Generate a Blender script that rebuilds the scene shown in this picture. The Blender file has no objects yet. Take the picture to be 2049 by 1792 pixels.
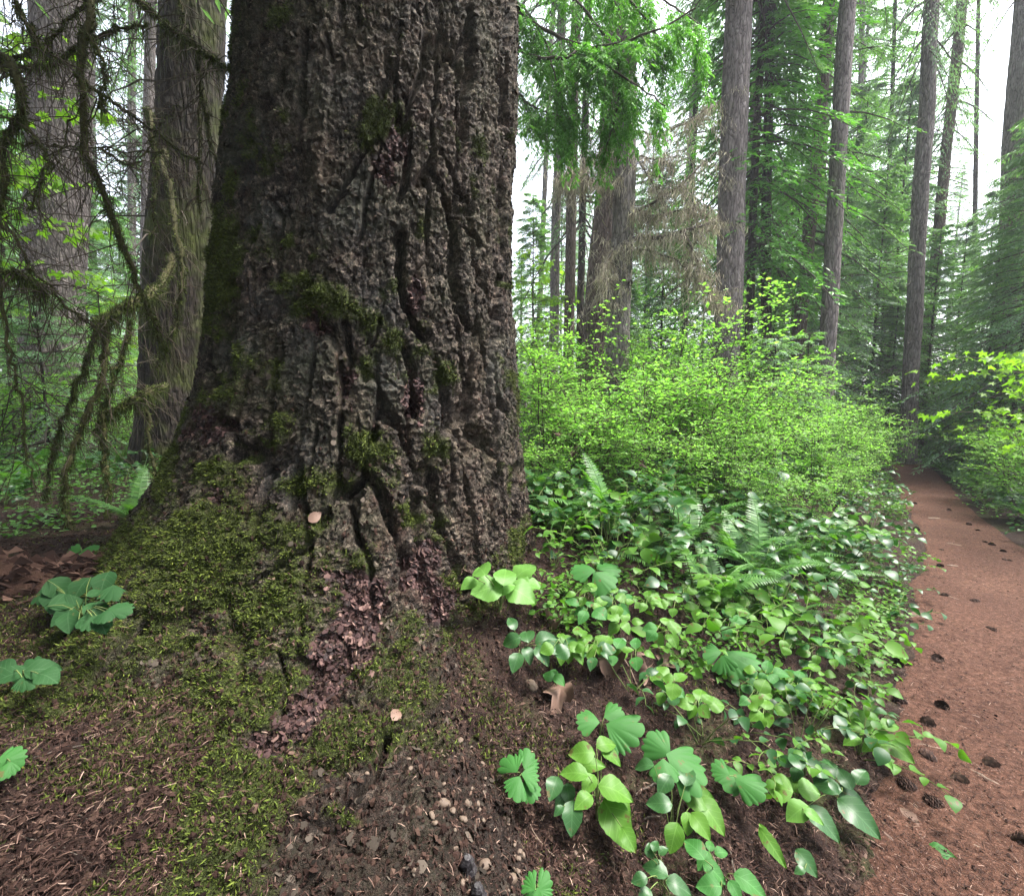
import bpy, math, time
import numpy as np
from mathutils import Vector
T0 = time.time()
SC = bpy.context.scene
COL = SC.collection
R = math.radians

# ------------------------------------------------------------------ camera
FPX = 900.0                     # focal length in pixels of a 2048 x 1792 frame
PITCH = R(6.0)
CAMZ = 1.5
cam_d = bpy.data.cameras.new('camera')
cam_d.sensor_width = 36.0
cam_d.lens = 36.0 * FPX / 2048.0
cam_d.clip_start = 0.03
cam_d.clip_end = 600.0
cam = bpy.data.objects.new('camera', cam_d)
COL.objects.link(cam)
cam.location = (0, 0, CAMZ)
cam.rotation_euler = (R(90) - PITCH, 0, 0)
SC.camera = cam

# ------------------------------------------------------------------ sky, sun, exposure
SUN_EL, SUN_AZ = R(66), R(78)   # azimuth clockwise from +Y : light comes from above, right
w = bpy.data.worlds.new('World')
SC.world = w
w.use_nodes = True
nt = w.node_tree
bg = nt.nodes['Background']
sky = nt.nodes.new('ShaderNodeTexSky')
sky.sky_type = 'NISHITA'
sky.sun_disc = False
sky.sun_elevation = SUN_EL
sky.sun_rotation = SUN_AZ
sky.air_density = 1.0
sky.dust_density = 4.0
hs = nt.nodes.new('ShaderNodeHueSaturation')   # an overcast, nearly white sky
hs.inputs['Saturation'].default_value = 0.42
nt.links.new(sky.outputs[0], hs.inputs['Color'])
nt.links.new(hs.outputs[0], bg.inputs['Color'])
bg.inputs['Strength'].default_value = 0.10
sl = bpy.data.lights.new('sun', 'SUN')
sl.energy = 2.0
sl.angle = R(20)
sl.color = (1.0, 0.96, 0.9)
so = bpy.data.objects.new('sun', sl)
COL.objects.link(so)
_sd = Vector((math.sin(SUN_AZ) * math.cos(SUN_EL), math.cos(SUN_AZ) * math.cos(SUN_EL), math.sin(SUN_EL)))
so.rotation_euler = _sd.to_track_quat('Z', 'Y').to_euler()
so.location = (0, 0, 30)
SC.view_settings.view_transform = 'Standard'
SC.view_settings.look = 'None'
SC.view_settings.gamma = 1.0
SC.view_settings.use_curve_mapping = False
SC.view_settings.exposure = 3.0
SC.cycles.max_bounces = 8
SC.cycles.diffuse_bounces = 4
SC.cycles.transmission_bounces = 4
SC.cycles.transparent_max_bounces = 8
SC.cycles.use_denoising = True
SC.cycles.caustics_reflective = False
SC.cycles.caustics_refractive = False

# ------------------------------------------------------------------ camera maths (used to find real places)
CP, SP = math.cos(PITCH), math.sin(PITCH)
CAM = np.array([0, 0, CAMZ])
C_R = np.array([1.0, 0, 0]); C_U = np.array([0, SP, CP]); C_F = np.array([0, CP, -SP])
def ray(px, py):
    px = np.asarray(px, float); py = np.asarray(py, float)
    a = (px - 1024) / FPX; b = (896 - py) / FPX
    return a[..., None] * C_R + b[..., None] * C_U + C_F
def at(px, py, depth):
    return CAM + ray(px, py) * np.asarray(depth, float)[..., None]
def project(P):
    d = P - CAM
    z = d @ C_F
    z = np.where(z < 0.05, 0.05, z)
    return 1024 + FPX * (d @ C_R) / z, 896 - FPX * (d @ C_U) / z, z

# ------------------------------------------------------------------ noise
def _h(i, j, k, s):
    i = i.astype(np.uint32); j = j.astype(np.uint32); k = k.astype(np.uint32)
    h = i * np.uint32(374761393) + j * np.uint32(668265263) + k * np.uint32(2147483647 - 5) + np.uint32((s * 1274126177) & 0xffffffff)
    h = (h ^ (h >> np.uint32(13))) * np.uint32(1274126177)
    h = h ^ (h >> np.uint32(16))
    h = h * np.uint32(2246822519)
    h = h ^ (h >> np.uint32(15))
    return (h & np.uint32(0xffffff)).astype(np.float32) / np.float32(0xffffff)
def vnoise(x, y, z=None, s=0):
    x = np.asarray(x, np.float32); y = np.asarray(y, np.float32)
    z = np.zeros_like(x) if z is None else np.asarray(z, np.float32)
    xi = np.floor(x); yi = np.floor(y); zi = np.floor(z)
    fx, fy, fz = x - xi, y - yi, z - zi
    fx = fx*fx*(3-2*fx); fy = fy*fy*(3-2*fy); fz = fz*fz*(3-2*fz)
    xi = xi.astype(np.int64); yi = yi.astype(np.int64); zi = zi.astype(np.int64)
    def c(a, b, d): return _h(xi+a, yi+b, zi+d, s)
    x00 = c(0,0,0)*(1-fx)+c(1,0,0)*fx; x10 = c(0,1,0)*(1-fx)+c(1,1,0)*fx
    x01 = c(0,0,1)*(1-fx)+c(1,0,1)*fx; x11 = c(0,1,1)*(1-fx)+c(1,1,1)*fx
    y0 = x00*(1-fy)+x10*fy; y1 = x01*(1-fy)+x11*fy
    return (y0*(1-fz)+y1*fz)*2-1
def fbm(x, y, z=None, oct=4, s=0, gain=0.5):
    x = np.asarray(x, np.float32); y = np.asarray(y, np.float32)
    a, t, f = 1.0, 0.0, 1.0
    n = 0.0
    for o in range(oct):
        n = n + a * vnoise(x*f + 17.3*o, y*f - 9.1*o, None if z is None else np.asarray(z)*f + 3.7*o, s+o)
        t += a; a *= gain; f *= 2.03
    return n / t
def worley(x, y, s=0, jit=0.9):
    """F1, F2, id-random, offset to the nearest point"""
    x = np.asarray(x, np.float32); y = np.asarray(y, np.float32)
    xi = np.floor(x).astype(np.int64); yi = np.floor(y).astype(np.int64)
    f1 = np.full(x.shape, 9., np.float32); f2 = f1.copy(); rid = f1*0; ox = f1*0; oy = f1*0
    for a in (-1, 0, 1):
        for b in (-1, 0, 1):
            cx, cy = xi+a, yi+b
            dx = cx + 0.5 + jit*(_h(cx, cy, cx*0, s)-0.5) - x
            dy = cy + 0.5 + jit*(_h(cx, cy, cx*0+7, s)-0.5) - y
            d = np.sqrt(dx*dx+dy*dy)
            m = d < f1
            f2 = np.where(m, f1, np.minimum(f2, d))
            rid = np.where(m, _h(cx, cy, cx*0+13, s), rid)
            ox = np.where(m, dx, ox); oy = np.where(m, dy, oy)
            f1 = np.where(m, d, f1)
    return f1, f2, rid, ox, oy
def sstep(a, b, x):
    t = np.clip((np.asarray(x, float) - a) / (b - a), 0, 1)
    return t*t*(3-2*t)
def nrm(v):
    v = np.asarray(v, float)
    return v / np.maximum(np.linalg.norm(v, axis=-1, keepdims=True), 1e-9)

# ------------------------------------------------------------------ mesh building
class MB:
    """collects vertices and faces of ONE part and builds it as one mesh"""
    def __init__(self):
        self.v = []; self.f = []; self.n = 0; self.mi = []
    def add(self, V, F, mat=0):
        V = np.asarray(V, np.float32).reshape(-1, 3)
        Fs = F if isinstance(F, list) else [F]
        for f in Fs:
            f = np.asarray(f, np.int64)
            if f.size:
                self.f.append(f + self.n); self.mi.append(mat)
        self.v.append(V); self.n += len(V)
        return self
    def mesh(self, name, mats, smooth=True, attrs=None):
        me = bpy.data.meshes.new(name)
        V = np.concatenate(self.v) if self.v else np.zeros((0, 3), np.float32)
        me.vertices.add(len(V)); me.vertices.foreach_set('co', V.ravel())
        loops = np.concatenate([f.ravel() for f in self.f]).astype(np.int32)
        sizes = np.concatenate([np.full(len(f), f.shape[1], np.int32) for f in self.f])
        starts = np.concatenate([[0], np.cumsum(sizes)[:-1]]).astype(np.int32)
        me.loops.add(len(loops)); me.loops.foreach_set('vertex_index', loops)
        me.polygons.add(len(sizes)); me.polygons.foreach_set('loop_start', starts); me.polygons.foreach_set('loop_total', sizes)
        if not isinstance(mats, (list, tuple)): mats = [mats]
        for m in mats: me.materials.append(m)
        if len(mats) > 1:
            me.polygons.foreach_set('material_index', np.concatenate([np.full(len(f), m, np.int32) for f, m in zip(self.f, self.mi)]))
        me.polygons.foreach_set('use_smooth', np.full(len(sizes), smooth, bool))
        for k, a in (attrs or {}).items():
            at_ = me.attributes.new(k, 'FLOAT', 'POINT'); at_.data.foreach_set('value', np.asarray(a, np.float32))
        me.update(calc_edges=True)
        return me

def link(name, me, parent=None, loc=None):
    o = bpy.data.objects.new(name, me)
    COL.objects.link(o)
    if parent is not None: o.parent = parent
    if loc is not None: o.location = [float(c) for c in loc]
    return o
def tag(o, label=None, cat=None, group=None, kind=None):
    if label: o['label'] = label
    if cat: o['category'] = cat
    if group: o['group'] = group
    if kind: o['kind'] = kind
    return o
def thing(name, label, cat, loc=(0, 0, 0), rz=0.0, group=None, sc=1.0):
    o = link(name, None, None, loc)
    o.rotation_euler = (0, 0, rz); o.scale = (sc, sc, sc)
    return tag(o, label, cat, group)
def dup(root, loc, rz=0.0, sc=1.0, label=None, group=None, cat=None):
    r = root.copy(); COL.objects.link(r)
    r.location = [float(c) for c in loc]; r.rotation_euler = (0, 0, rz); r.scale = (sc, sc, sc)
    tag(r, label, cat, group)
    for ch in list(root.children):
        c = ch.copy(); COL.objects.link(c); c.parent = r
        for g in ch.children:
            d = g.copy(); COL.objects.link(d); d.parent = c
    return r

def frames(D, N):
    X = nrm(D); Z = np.asarray(N, float)
    Z = nrm(Z - X * np.sum(Z*X, -1, keepdims=True))
    return X, np.cross(Z, X), Z
def scatter(tv, tf, P, D, N, S, SY=None):
    """copies of a small template (x along, z normal) -> V, F"""
    P = np.asarray(P, float).reshape(-1, 3); n = len(P)
    X, Y, Z = frames(np.asarray(D, float).reshape(-1, 3), np.asarray(N, float).reshape(-1, 3))
    S = np.broadcast_to(np.asarray(S, float), (n,)); SY = S if SY is None else np.broadcast_to(np.asarray(SY, float), (n,))
    tv = np.asarray(tv, float)
    V = P[:, None] + S[:, None, None]*tv[None, :, :1]*X[:, None] + SY[:, None, None]*tv[None, :, 1:2]*Y[:, None] + S[:, None, None]*tv[None, :, 2:3]*Z[:, None]
    fl = tf if isinstance(tf, list) else [tf]
    off = (np.arange(n)*len(tv))[:, None, None]
    return V.reshape(-1, 3), [(np.asarray(f)[None] + off).reshape(-1, np.asarray(f).shape[1]) for f in fl]
def tube(P, rad, k=6, wob=0.0, rng=None):
    P = np.asarray(P, float); n = len(P)
    rad = np.broadcast_to(np.asarray(rad, float), (n,))
    Tn = nrm(np.gradient(P, axis=0))
    up = np.array([0.31, 0.17, 0.93]) if abs(nrm(P[-1]-P[0])[2]) < 0.9 else np.array([1., 0.1, 0])
    A = nrm(np.cross(Tn, up)); B = np.cross(Tn, A)
    th = np.arange(k)*2*math.pi/k
    rr = rad[:, None]*np.ones(k)
    if wob and rng is not None: rr = rr*(1+wob*(rng.random((n, k))-.5))
    V = P[:, None] + rr[..., None]*(np.cos(th)[None, :, None]*A[:, None] + np.sin(th)[None, :, None]*B[:, None])
    i = np.arange(n-1)[:, None]*k; j = np.arange(k)[None]; j2 = (j+1) % k
    F = np.stack([i+j, i+j2, i+k+j2, i+k+j], -1).reshape(-1, 4)
    return V.reshape(-1, 3), F
def tubes(P, rad, k=4):
    """many tubes at once: P (m, n, 3), rad (m, n)"""
    P = np.asarray(P, float); m, n, _ = P.shape
    rad = np.broadcast_to(np.asarray(rad, float), (m, n))
    Tn = nrm(np.gradient(P, axis=1))
    up = np.array([0.31, 0.47, 0.83])
    A = nrm(np.cross(Tn, up)); B = np.cross(Tn, A)
    th = np.arange(k)*2*math.pi/k
    V = P[:, :, None] + rad[:, :, None, None]*(np.cos(th)[:, None]*A[:, :, None] + np.sin(th)[:, None]*B[:, :, None])
    b = (np.arange(m)*n*k)[:, None, None]; i = (np.arange(n-1)*k)[None, :, None]; j = np.arange(k)[None, None]; j2 = (j+1) % k
    F = np.stack([b+i+j, b+i+j2, b+i+k+j2, b+i+k+j], -1).reshape(-1, 4)
    return V.reshape(-1, 3), F
def curve(pts, n):
    """smooth Catmull-Rom through points"""
    P = np.asarray(pts, float)
    if len(P) < 3:
        t = np.linspace(0, 1, n)[:, None]; return P[0]*(1-t) + P[-1]*t
    Q = np.vstack([2*P[0]-P[1], P, 2*P[-1]-P[-2]])
    out = []
    for u in np.linspace(0, len(P)-1-1e-6, n):
        i = int(u); t = u-i
        a, b, c, d = Q[i], Q[i+1], Q[i+2], Q[i+3]
        out.append(0.5*((2*b)+(-a+c)*t+(2*a-5*b+4*c-d)*t*t+(-a+3*b-3*c+d)*t**3))
    return np.array(out)

# ------------------------------------------------------------------ materials
def mat(name):
    m = bpy.data.materials.new(name); m.use_nodes = True
    n = m.node_tree.nodes; n.clear()
    return m, m.node_tree, n
def NN(t, typ, **kw):
    x = t.nodes.new(typ)
    for k, v in kw.items():
        if k in x.inputs: x.inputs[k].default_value = v
        else: setattr(x, k, v)
    return x
def ramp(t, fac, stops):
    r = t.nodes.new('ShaderNodeValToRGB')
    e = r.color_ramp.elements
    while len(e) < len(stops): e.new(0.5)
    for x, (p, c) in zip(e, stops):
        x.position = p; x.color = (*c, 1) if len(c) == 3 else c
    t.links.new(fac, r.inputs[0])
    return r.outputs[0]
def mix(t, fac, a, b, mode='MIX'):
    m = t.nodes.new('ShaderNodeMix'); m.data_type = 'RGBA'; m.blend_type = mode
    for s, v in ((m.inputs[0], fac), (m.inputs[6], a), (m.inputs[7], b)):
        if isinstance(v, bpy.types.NodeSocket): t.links.new(v, s)
        elif isinstance(v, (int, float)): s.default_value = v
        else: s.default_value = (*v, 1)
    return m.outputs[2]
def math_(t, op, a, b=0.0, c=None):
    m = t.nodes.new('ShaderNodeMath'); m.operation = op
    for s, v in zip(m.inputs, (a, b, c)):
        if v is None: continue
        if isinstance(v, bpy.types.NodeSocket): t.links.new(v, s)
        else: s.default_value = v
    return m.outputs[0]
def noise(t, scale, detail=4, rough=0.55, vec=None, dist=0.0):
    n = NN(t, 'ShaderNodeTexNoise', Scale=scale, Detail=detail, Roughness=rough, Distortion=dist)
    if vec is not None: t.links.new(vec, n.inputs['Vector'])
    return n.outputs['Fac']
def objco(t, scale=(1, 1, 1)):
    c = t.nodes.new('ShaderNodeTexCoord'); m = t.nodes.new('ShaderNodeMapping')
    m.inputs['Scale'].default_value = scale
    t.links.new(c.outputs['Object'], m.inputs['Vector'])
    return m.outputs[0]
def attr(t, name):
    a = t.nodes.new('ShaderNodeAttribute'); a.attribute_name = name
    return a.outputs['Fac']
def finish(m, t, col, rough=0.9, bump=None, bdist=0.01, spec=0.25, bstr=1.0):
    p = NN(t, 'ShaderNodeBsdfPrincipled')
    o = t.nodes.new('ShaderNodeOutputMaterial')
    if isinstance(col, bpy.types.NodeSocket): t.links.new(col, p.inputs['Base Color'])
    else: p.inputs['Base Color'].default_value = (*col, 1)
    if isinstance(rough, bpy.types.NodeSocket): t.links.new(rough, p.inputs['Roughness'])
    else: p.inputs['Roughness'].default_value = rough
    p.inputs['Specular IOR Level'].default_value = spec
    if bump is not None:
        b = NN(t, 'ShaderNodeBump', Distance=bdist, Strength=bstr)
        t.links.new(bump, b.inputs['Height']); t.links.new(b.outputs[0], p.inputs['Normal'])
    t.links.new(p.outputs[0], o.inputs[0])
    return p, o
def leafmat(name, dark, light, trans=0.45, rough=0.5, spec=0.4, tcol=None, nscale=None, spots=False):
    """a leaf: colour differs from leaf to leaf, some light passes through it"""
    m, t, n = mat(name)
    g = t.nodes.new('ShaderNodeNewGeometry'); oi = t.nodes.new('ShaderNodeObjectInfo')
    f = math_(t, 'MULTIPLY_ADD', g.outputs['Random Per Island'], 0.75, math_(t, 'MULTIPLY', oi.outputs['Random'], 0.25))
    mid = tuple((a+b)/2 for a, b in zip(dark, light))
    col = ramp(t, f, [(0.0, dark), (0.5, mid), (1.0, light)])
    if nscale:
        col = mix(t, math_(t, 'MULTIPLY', noise(t, nscale, 3, vec=objco(t)), 0.6), col, tuple(c*0.55 for c in dark))
    if spots:   # brown specks and eaten, dried patches
        sp_ = noise(t, 26, 3, 0.6, objco(t)); col = mix(t, ramp(t, sp_, [(0.64, (0,)*3), (0.69, (.85,)*3)]), col, (0.085, 0.060, 0.022))
    # veins, where the leaf mesh carries its own length/width coordinates
    uu, vv = attr(t, 'leaf_u'), attr(t, 'leaf_v')
    side = math_(t, 'ABSOLUTE', math_(t, 'SINE', math_(t, 'MULTIPLY', math_(t, 'MULTIPLY_ADD', math_(t, 'ABSOLUTE', vv), -0.9, uu), 17.0)))
    vein = math_(t, 'MAXIMUM', math_(t, 'LESS_THAN', side, 0.13), math_(t, 'LESS_THAN', math_(t, 'ABSOLUTE', vv), 0.018))
    vein = math_(t, 'MULTIPLY', vein, math_(t, 'GREATER_THAN', uu, 0.001))
    col = mix(t, math_(t, 'MULTIPLY', vein, 0.32), col, tuple(min(1, c*1.25+.03) for c in light))
    p, o = finish(m, t, col, rough, spec=spec)
    tr = t.nodes.new('ShaderNodeBsdfTranslucent')
    tc = mix(t, 1.0, col, tcol or (1.3, 1.5, 0.55), 'MULTIPLY')
    t.links.new(tc, tr.inputs[0])
    ms = t.nodes.new('ShaderNodeMixShader'); ms.inputs[0].default_value = trans
    t.links.new(p.outputs[0], ms.inputs[1]); t.links.new(tr.outputs[0], ms.inputs[2]); t.links.new(ms.outputs[0], o.inputs[0])
    return m
def plain(name, a, b, scale=20, rough=0.9, spec=0.2, bump=0.0, stretch=(1, 1, 1)):
    m, t, n = mat(name)
    nz = noise(t, scale, 5, 0.6, objco(t, stretch))
    oi = t.nodes.new('ShaderNodeObjectInfo')
    f = math_(t, 'MULTIPLY_ADD', oi.outputs['Random'], 0.25, math_(t, 'MULTIPLY_ADD', nz, 1.6, -0.42))
    finish(m, t, ramp(t, f, [(0, a), (1, b)]), rough, nz if bump else None, bump or 0.01, spec)
    return m
def islandmat(name, stops, rough=0.85, spec=0.2):
    m, t, n = mat(name)
    g = t.nodes.new('ShaderNodeNewGeometry')
    finish(m, t, ramp(t, g.outputs['Random Per Island'], stops), rough, spec=spec)
    return m
# ------------------------------------------------------------------ the big old fir
TD = 2.70                                    # horizontal distance to its axis
SIL = np.array([(0, 478, 1036), (200, 463, 1031), (400, 437, 1023), (560, 421, 1019), (700, 409, 1028), (850, 396, 1036), (1000, 388, 1042)], float)
def _fit():
    out = []
    for y, xl, xr in SIL:
        rl, rr = ray(xl, y), ray(xr, y)
        al, ar = math.atan2(rl[0], rl[1]), math.atan2(rr[0], rr[1])
        mid, half = (al+ar)/2, (ar-al)/2
        rad = TD*math.sin(half); lt = TD*math.cos(half)
        zl = CAMZ+lt*rl[2]/math.hypot(rl[0], rl[1]); zr = CAMZ+lt*rr[2]/math.hypot(rr[0], rr[1])
        out.append(((zl+zr)/2, TD*math.sin(mid), TD*math.cos(mid), rad))
    return np.array(sorted(out))
FIT = _fit()
def axis(z):
    z = np.asarray(z, float)
    zz, lo, hi = FIT[:, 0], FIT[0], FIT[-1]
    x = np.interp(z, zz, FIT[:, 1]); y = np.interp(z, zz, FIT[:, 2]); r = np.interp(z, zz, FIT[:, 3])
    up = np.maximum(z-hi[0], 0)
    return x, y, r*np.exp(-0.02*up)
AX0, AY0, AR0 = [float(v) for v in axis(0.9)]
FACE = math.atan2(-AY0, -AX0)                # direction from the axis towards the camera
def radius(phi, z):
    """smooth radius; phi = angle from the camera-facing direction (+ = towards the photo's right)"""
    ax, ay, r = axis(z)
    def lobe(c, wd): return np.exp(-(np.angle(np.exp(1j*(phi-c)))/wd)**2)
    F = 0.05+0.46*lobe(R(-90), R(34))+0.66*lobe(R(-40), R(28))+0.52*lobe(R(-4), R(22))+0.06*lobe(R(32), R(14))+0.05*lobe(R(85), R(25))+0.2*lobe(R(170), R(40))
    F = F*(1+0.16*np.sin(phi*9+1.5)+0.08*np.sin(phi*17))
    fl = F*np.exp(-np.maximum(z-0.55, -0.35)/0.29)
    fl = fl+0.10*lobe(R(-80), R(40))*np.exp(-((z-0.9)/0.5)**2)
    return r+fl
def trunk_pt(phi, z, d=0.0):
    ax, ay, r = axis(z)
    a = FACE+phi                             # counter-clockwise seen from above = to the photo's right
    rr = radius(phi, z)+d
    return np.stack([ax+rr*np.cos(a), ay+rr*np.sin(a), np.broadcast_to(z, rr.shape)], -1)

def mound(x, y):
    """soil and root heap that the trunk has pushed up round its foot"""
    dx, dy = x-AX0, y-AY0; r_ = np.hypot(dx, dy); phi = np.angle(np.exp(1j*(np.arctan2(dy, dx)-FACE)))
    def lobe(c, wd): return np.exp(-(np.angle(np.exp(1j*(phi-c)))/wd)**2)
    a = 0.06+0.05*lobe(R(-88), R(34))+0.06*lobe(R(-42), R(26))+0.06*lobe(R(-4), R(24))
    d = np.maximum(r_-(AR0+0.12), 0)
    return a*np.exp(-d/0.34)*(1+0.25*fbm(phi*4, d*2.5, oct=3, s=77))*np.where(r_ < 4, 1, 0)
# ------------------------------------------------------------------ the ground
PATH = np.array([(-2.6, -3.0), (0.35, -0.25), (1.62, 1.12), (3.12, 2.66), (4.75, 4.45), (6.35, 6.5), (8.0, 8.6), (9.3, 10.3), (10.6, 12.6), (12.6, 16.0), (16, 22), (22, 34)])
PATHC = curve(PATH, 160)
def path_dist(x, y):
    """signed distance from the middle of the trail: positive on the bank side (left)"""
    x = np.asarray(x, float); y = np.asarray(y, float)
    sh = x.shape; x = x.ravel(); y = y.ravel()
    best = np.full(x.shape, 1e9); sg = np.zeros_like(x)
    for (ax, ay), (bx, by) in zip(PATHC[:-1, :2], PATHC[1:, :2]):
        dx, dy = bx-ax, by-ay; L2 = dx*dx+dy*dy
        t = np.clip(((x-ax)*dx+(y-ay)*dy)/L2, 0, 1)
        d = (x-ax-t*dx)**2+(y-ay-t*dy)**2
        m = d < best
        best = np.where(m, d, best); sg = np.where(m, np.sign(dx*(y-ay)-dy*(x-ax)), sg)
    return (np.sqrt(best)*sg).reshape(sh)
def G(x, y):
    """height of the ground"""
    x = np.asarray(x, float); y = np.asarray(y, float)
    s = path_dist(x, y)
    bank = 0.60*sstep(0.35, 2.1, s) + 0.10*sstep(2.0, 6, s)
    right = 0.22*sstep(0.45, 2.5, -s)
    z = bank + right
    off = sstep(0.3, 1.0, np.abs(s))
    z = z + off*(0.05*fbm(x*1.3, y*1.3, oct=3, s=3) + 0.012*fbm(x*9, y*9, oct=2, s=5))
    r = np.hypot(x, y)
    z = z + sstep(10, 40, r)*(0.5*fbm(x*0.08, y*0.08, oct=2, s=9) + 0.4)
    z = z + 0.10*np.exp(-(((x+2.35)/0.7)**2+((y-2.1)/0.45)**2)) + mound(x, y)
    return z
def ground_hit(px, py):
    d = ray(px, py).reshape(3)
    t = np.concatenate([np.arange(0.4, 6, 0.01), np.arange(6, 40, 0.05)])
    P = CAM + t[:, None]*d
    below = P[:, 2] < G(P[:, 0], P[:, 1])
    i = int(np.argmax(below)) if below.any() else len(t)-1
    return P[i], t[i]

def build_ground():
    th = np.concatenate([np.linspace(R(-64), R(64), 620), np.linspace(R(64), R(296), 90)[1:-1]])
    rr = 0.22*np.exp(np.linspace(0, math.log(140/0.22), 640))
    X = rr[:, None]*np.sin(th)[None]; Y = rr[:, None]*np.cos(th)[None]
    Z = G(X, Y)
    s = path_dist(X, Y)
    near = 1-sstep(3, 7, rr)[:, None]
    bankm = sstep(0.38, 0.6, s)
    f1, f2, rid, ox, oy = worley(X/0.05+fbm(X*14, Y*14, oct=2, s=2), Y/0.05+fbm(X*14, Y*14, oct=2, s=8), 4)
    Z = Z + near*(0.004+bankm*0.010)*(rid-0.5) + near*bankm*0.014*fbm(X*28, Y*28, oct=3, s=14) + near*0.003*fbm(X*60, Y*60, oct=2, s=21)
    n, k = X.shape
    V = np.stack([X, Y, Z], -1).reshape(-1, 3)
    i = np.arange(n-1)[:, None]*k; j = np.arange(k)[None]; j2 = (j+1) % k
    F = np.stack([i+j, i+k+j, i+k+j2, i+j2], -1).reshape(-1, 4)
    c = np.array([[0, 0, float(G(0., 0.))]])
    Fc = np.stack([np.full(k, n*k), np.arange(k), (np.arange(k)+1) % k], -1)[:, ::-1]
    mb = MB().add(np.vstack([V, c]), [F, Fc])
    m, t, nn = mat('forest_floor')
    co = objco(t)
    a = noise(t, 3.0, 5, 0.6, co); b = noise(t, 40, 5, 0.7, co); d = noise(t, 140, 3, 0.6, co)
    col = ramp(t, b, [(0.25, (0.007, 0.004, 0.0035)), (0.5, (0.019, 0.011, 0.009)), (0.72, (0.042, 0.025, 0.019))])
    col = mix(t, ramp(t, a, [(0.5, (0, 0, 0)), (0.68, (1, 1, 1))]), col, (0.03, 0.032, 0.012))
    col = mix(t, ramp(t, d, [(0.62, (0, 0, 0)), (0.7, (0.8, 0.8, 0.8))]), col, (0.15, 0.095, 0.065))
    finish(m, t, col, 0.95, math_(t, 'ADD', b, d), 0.012, 0.15)
    o = link('ground', mb.mesh('ground', m))
    tag(o, 'dark forest floor of needles and soil under the trees', 'ground', kind='structure')

def build_path():
    n = 700; C = curve(PATH, n)
    tn = nrm(np.gradient(C, axis=0)); nx, ny = -tn[:, 1], tn[:, 0]
    u = np.linspace(-1, 1, 61)
    arc = np.concatenate([[0], np.cumsum(np.linalg.norm(np.diff(C, axis=0), axis=1))])
    wl = 0.50+0.05*fbm(arc*4, arc*0, oct=3, s=33)+0.07*fbm(arc*1.1, arc*0, oct=3, s=31); wr = 0.50+0.07*fbm(arc*1.1, arc*0+5, oct=3, s=37)
    wr = wr-0.24*sstep(5.5, 9.5, arc-3.5)
    W = np.where(u[None] > 0, wl[:, None], wr[:, None])*u[None]
    X = C[:, 0:1]+nx[:, None]*W; Y = C[:, 1:2]+ny[:, None]*W
    Z = G(X, Y)+0.016*(1-np.abs(u)[None]**4)-0.03*sstep(0.86, 1, np.abs(u))[None]
    Z += 0.004*fbm(X*9, Y*9, oct=3, s=40)+0.010*fbm(X*34, Y*34, oct=4, s=41)*np.exp(-np.hypot(X, Y)/5)+0.012*fbm(X*2, Y*2, oct=2, s=4)*(1-np.abs(u)[None]**2)
    V = np.stack([X, Y, Z], -1).reshape(-1, 3); k = 61
    i = np.arange(n-1)[:, None]*k; j = np.arange(k-1)[None]
    F = np.stack([i+j, i+k+j, i+k+j+1, i+j+1], -1).reshape(-1, 4)[:, ::-1]
    m, t, nn = mat('trail_earth')
    co = objco(t)
    a = noise(t, 1.6, 4, 0.6, co); b = noise(t, 45, 6, 0.72, co); d = noise(t, 190, 3, 0.6, co)
    col = ramp(t, b, [(0.28, (0.017, 0.0075, 0.005)), (0.5, (0.058, 0.0270, 0.0175)), (0.70, (0.112, 0.057, 0.039))])
    col = mix(t, ramp(t, a, [(0.35, (0, 0, 0)), (0.7, (1, 1, 1))]), col, mix(t, 1.0, col, (0.72, 0.68, 0.68), 'MULTIPLY'))
    col = mix(t, ramp(t, d, [(0.63, (0, 0, 0)), (0.7, (0.7, 0.7, 0.7))]), col, (0.25, 0.16, 0.12))
    finish(m, t, col, 0.95, math_(t, 'ADD', b, d), 0.008, 0.15)
    o = link('trail', MB().add(V, F).mesh('trail', m))
    tag(o, 'narrow reddish brown dirt trail curving away into the forest', 'trail', kind='structure')
build_ground(); build_path()
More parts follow.
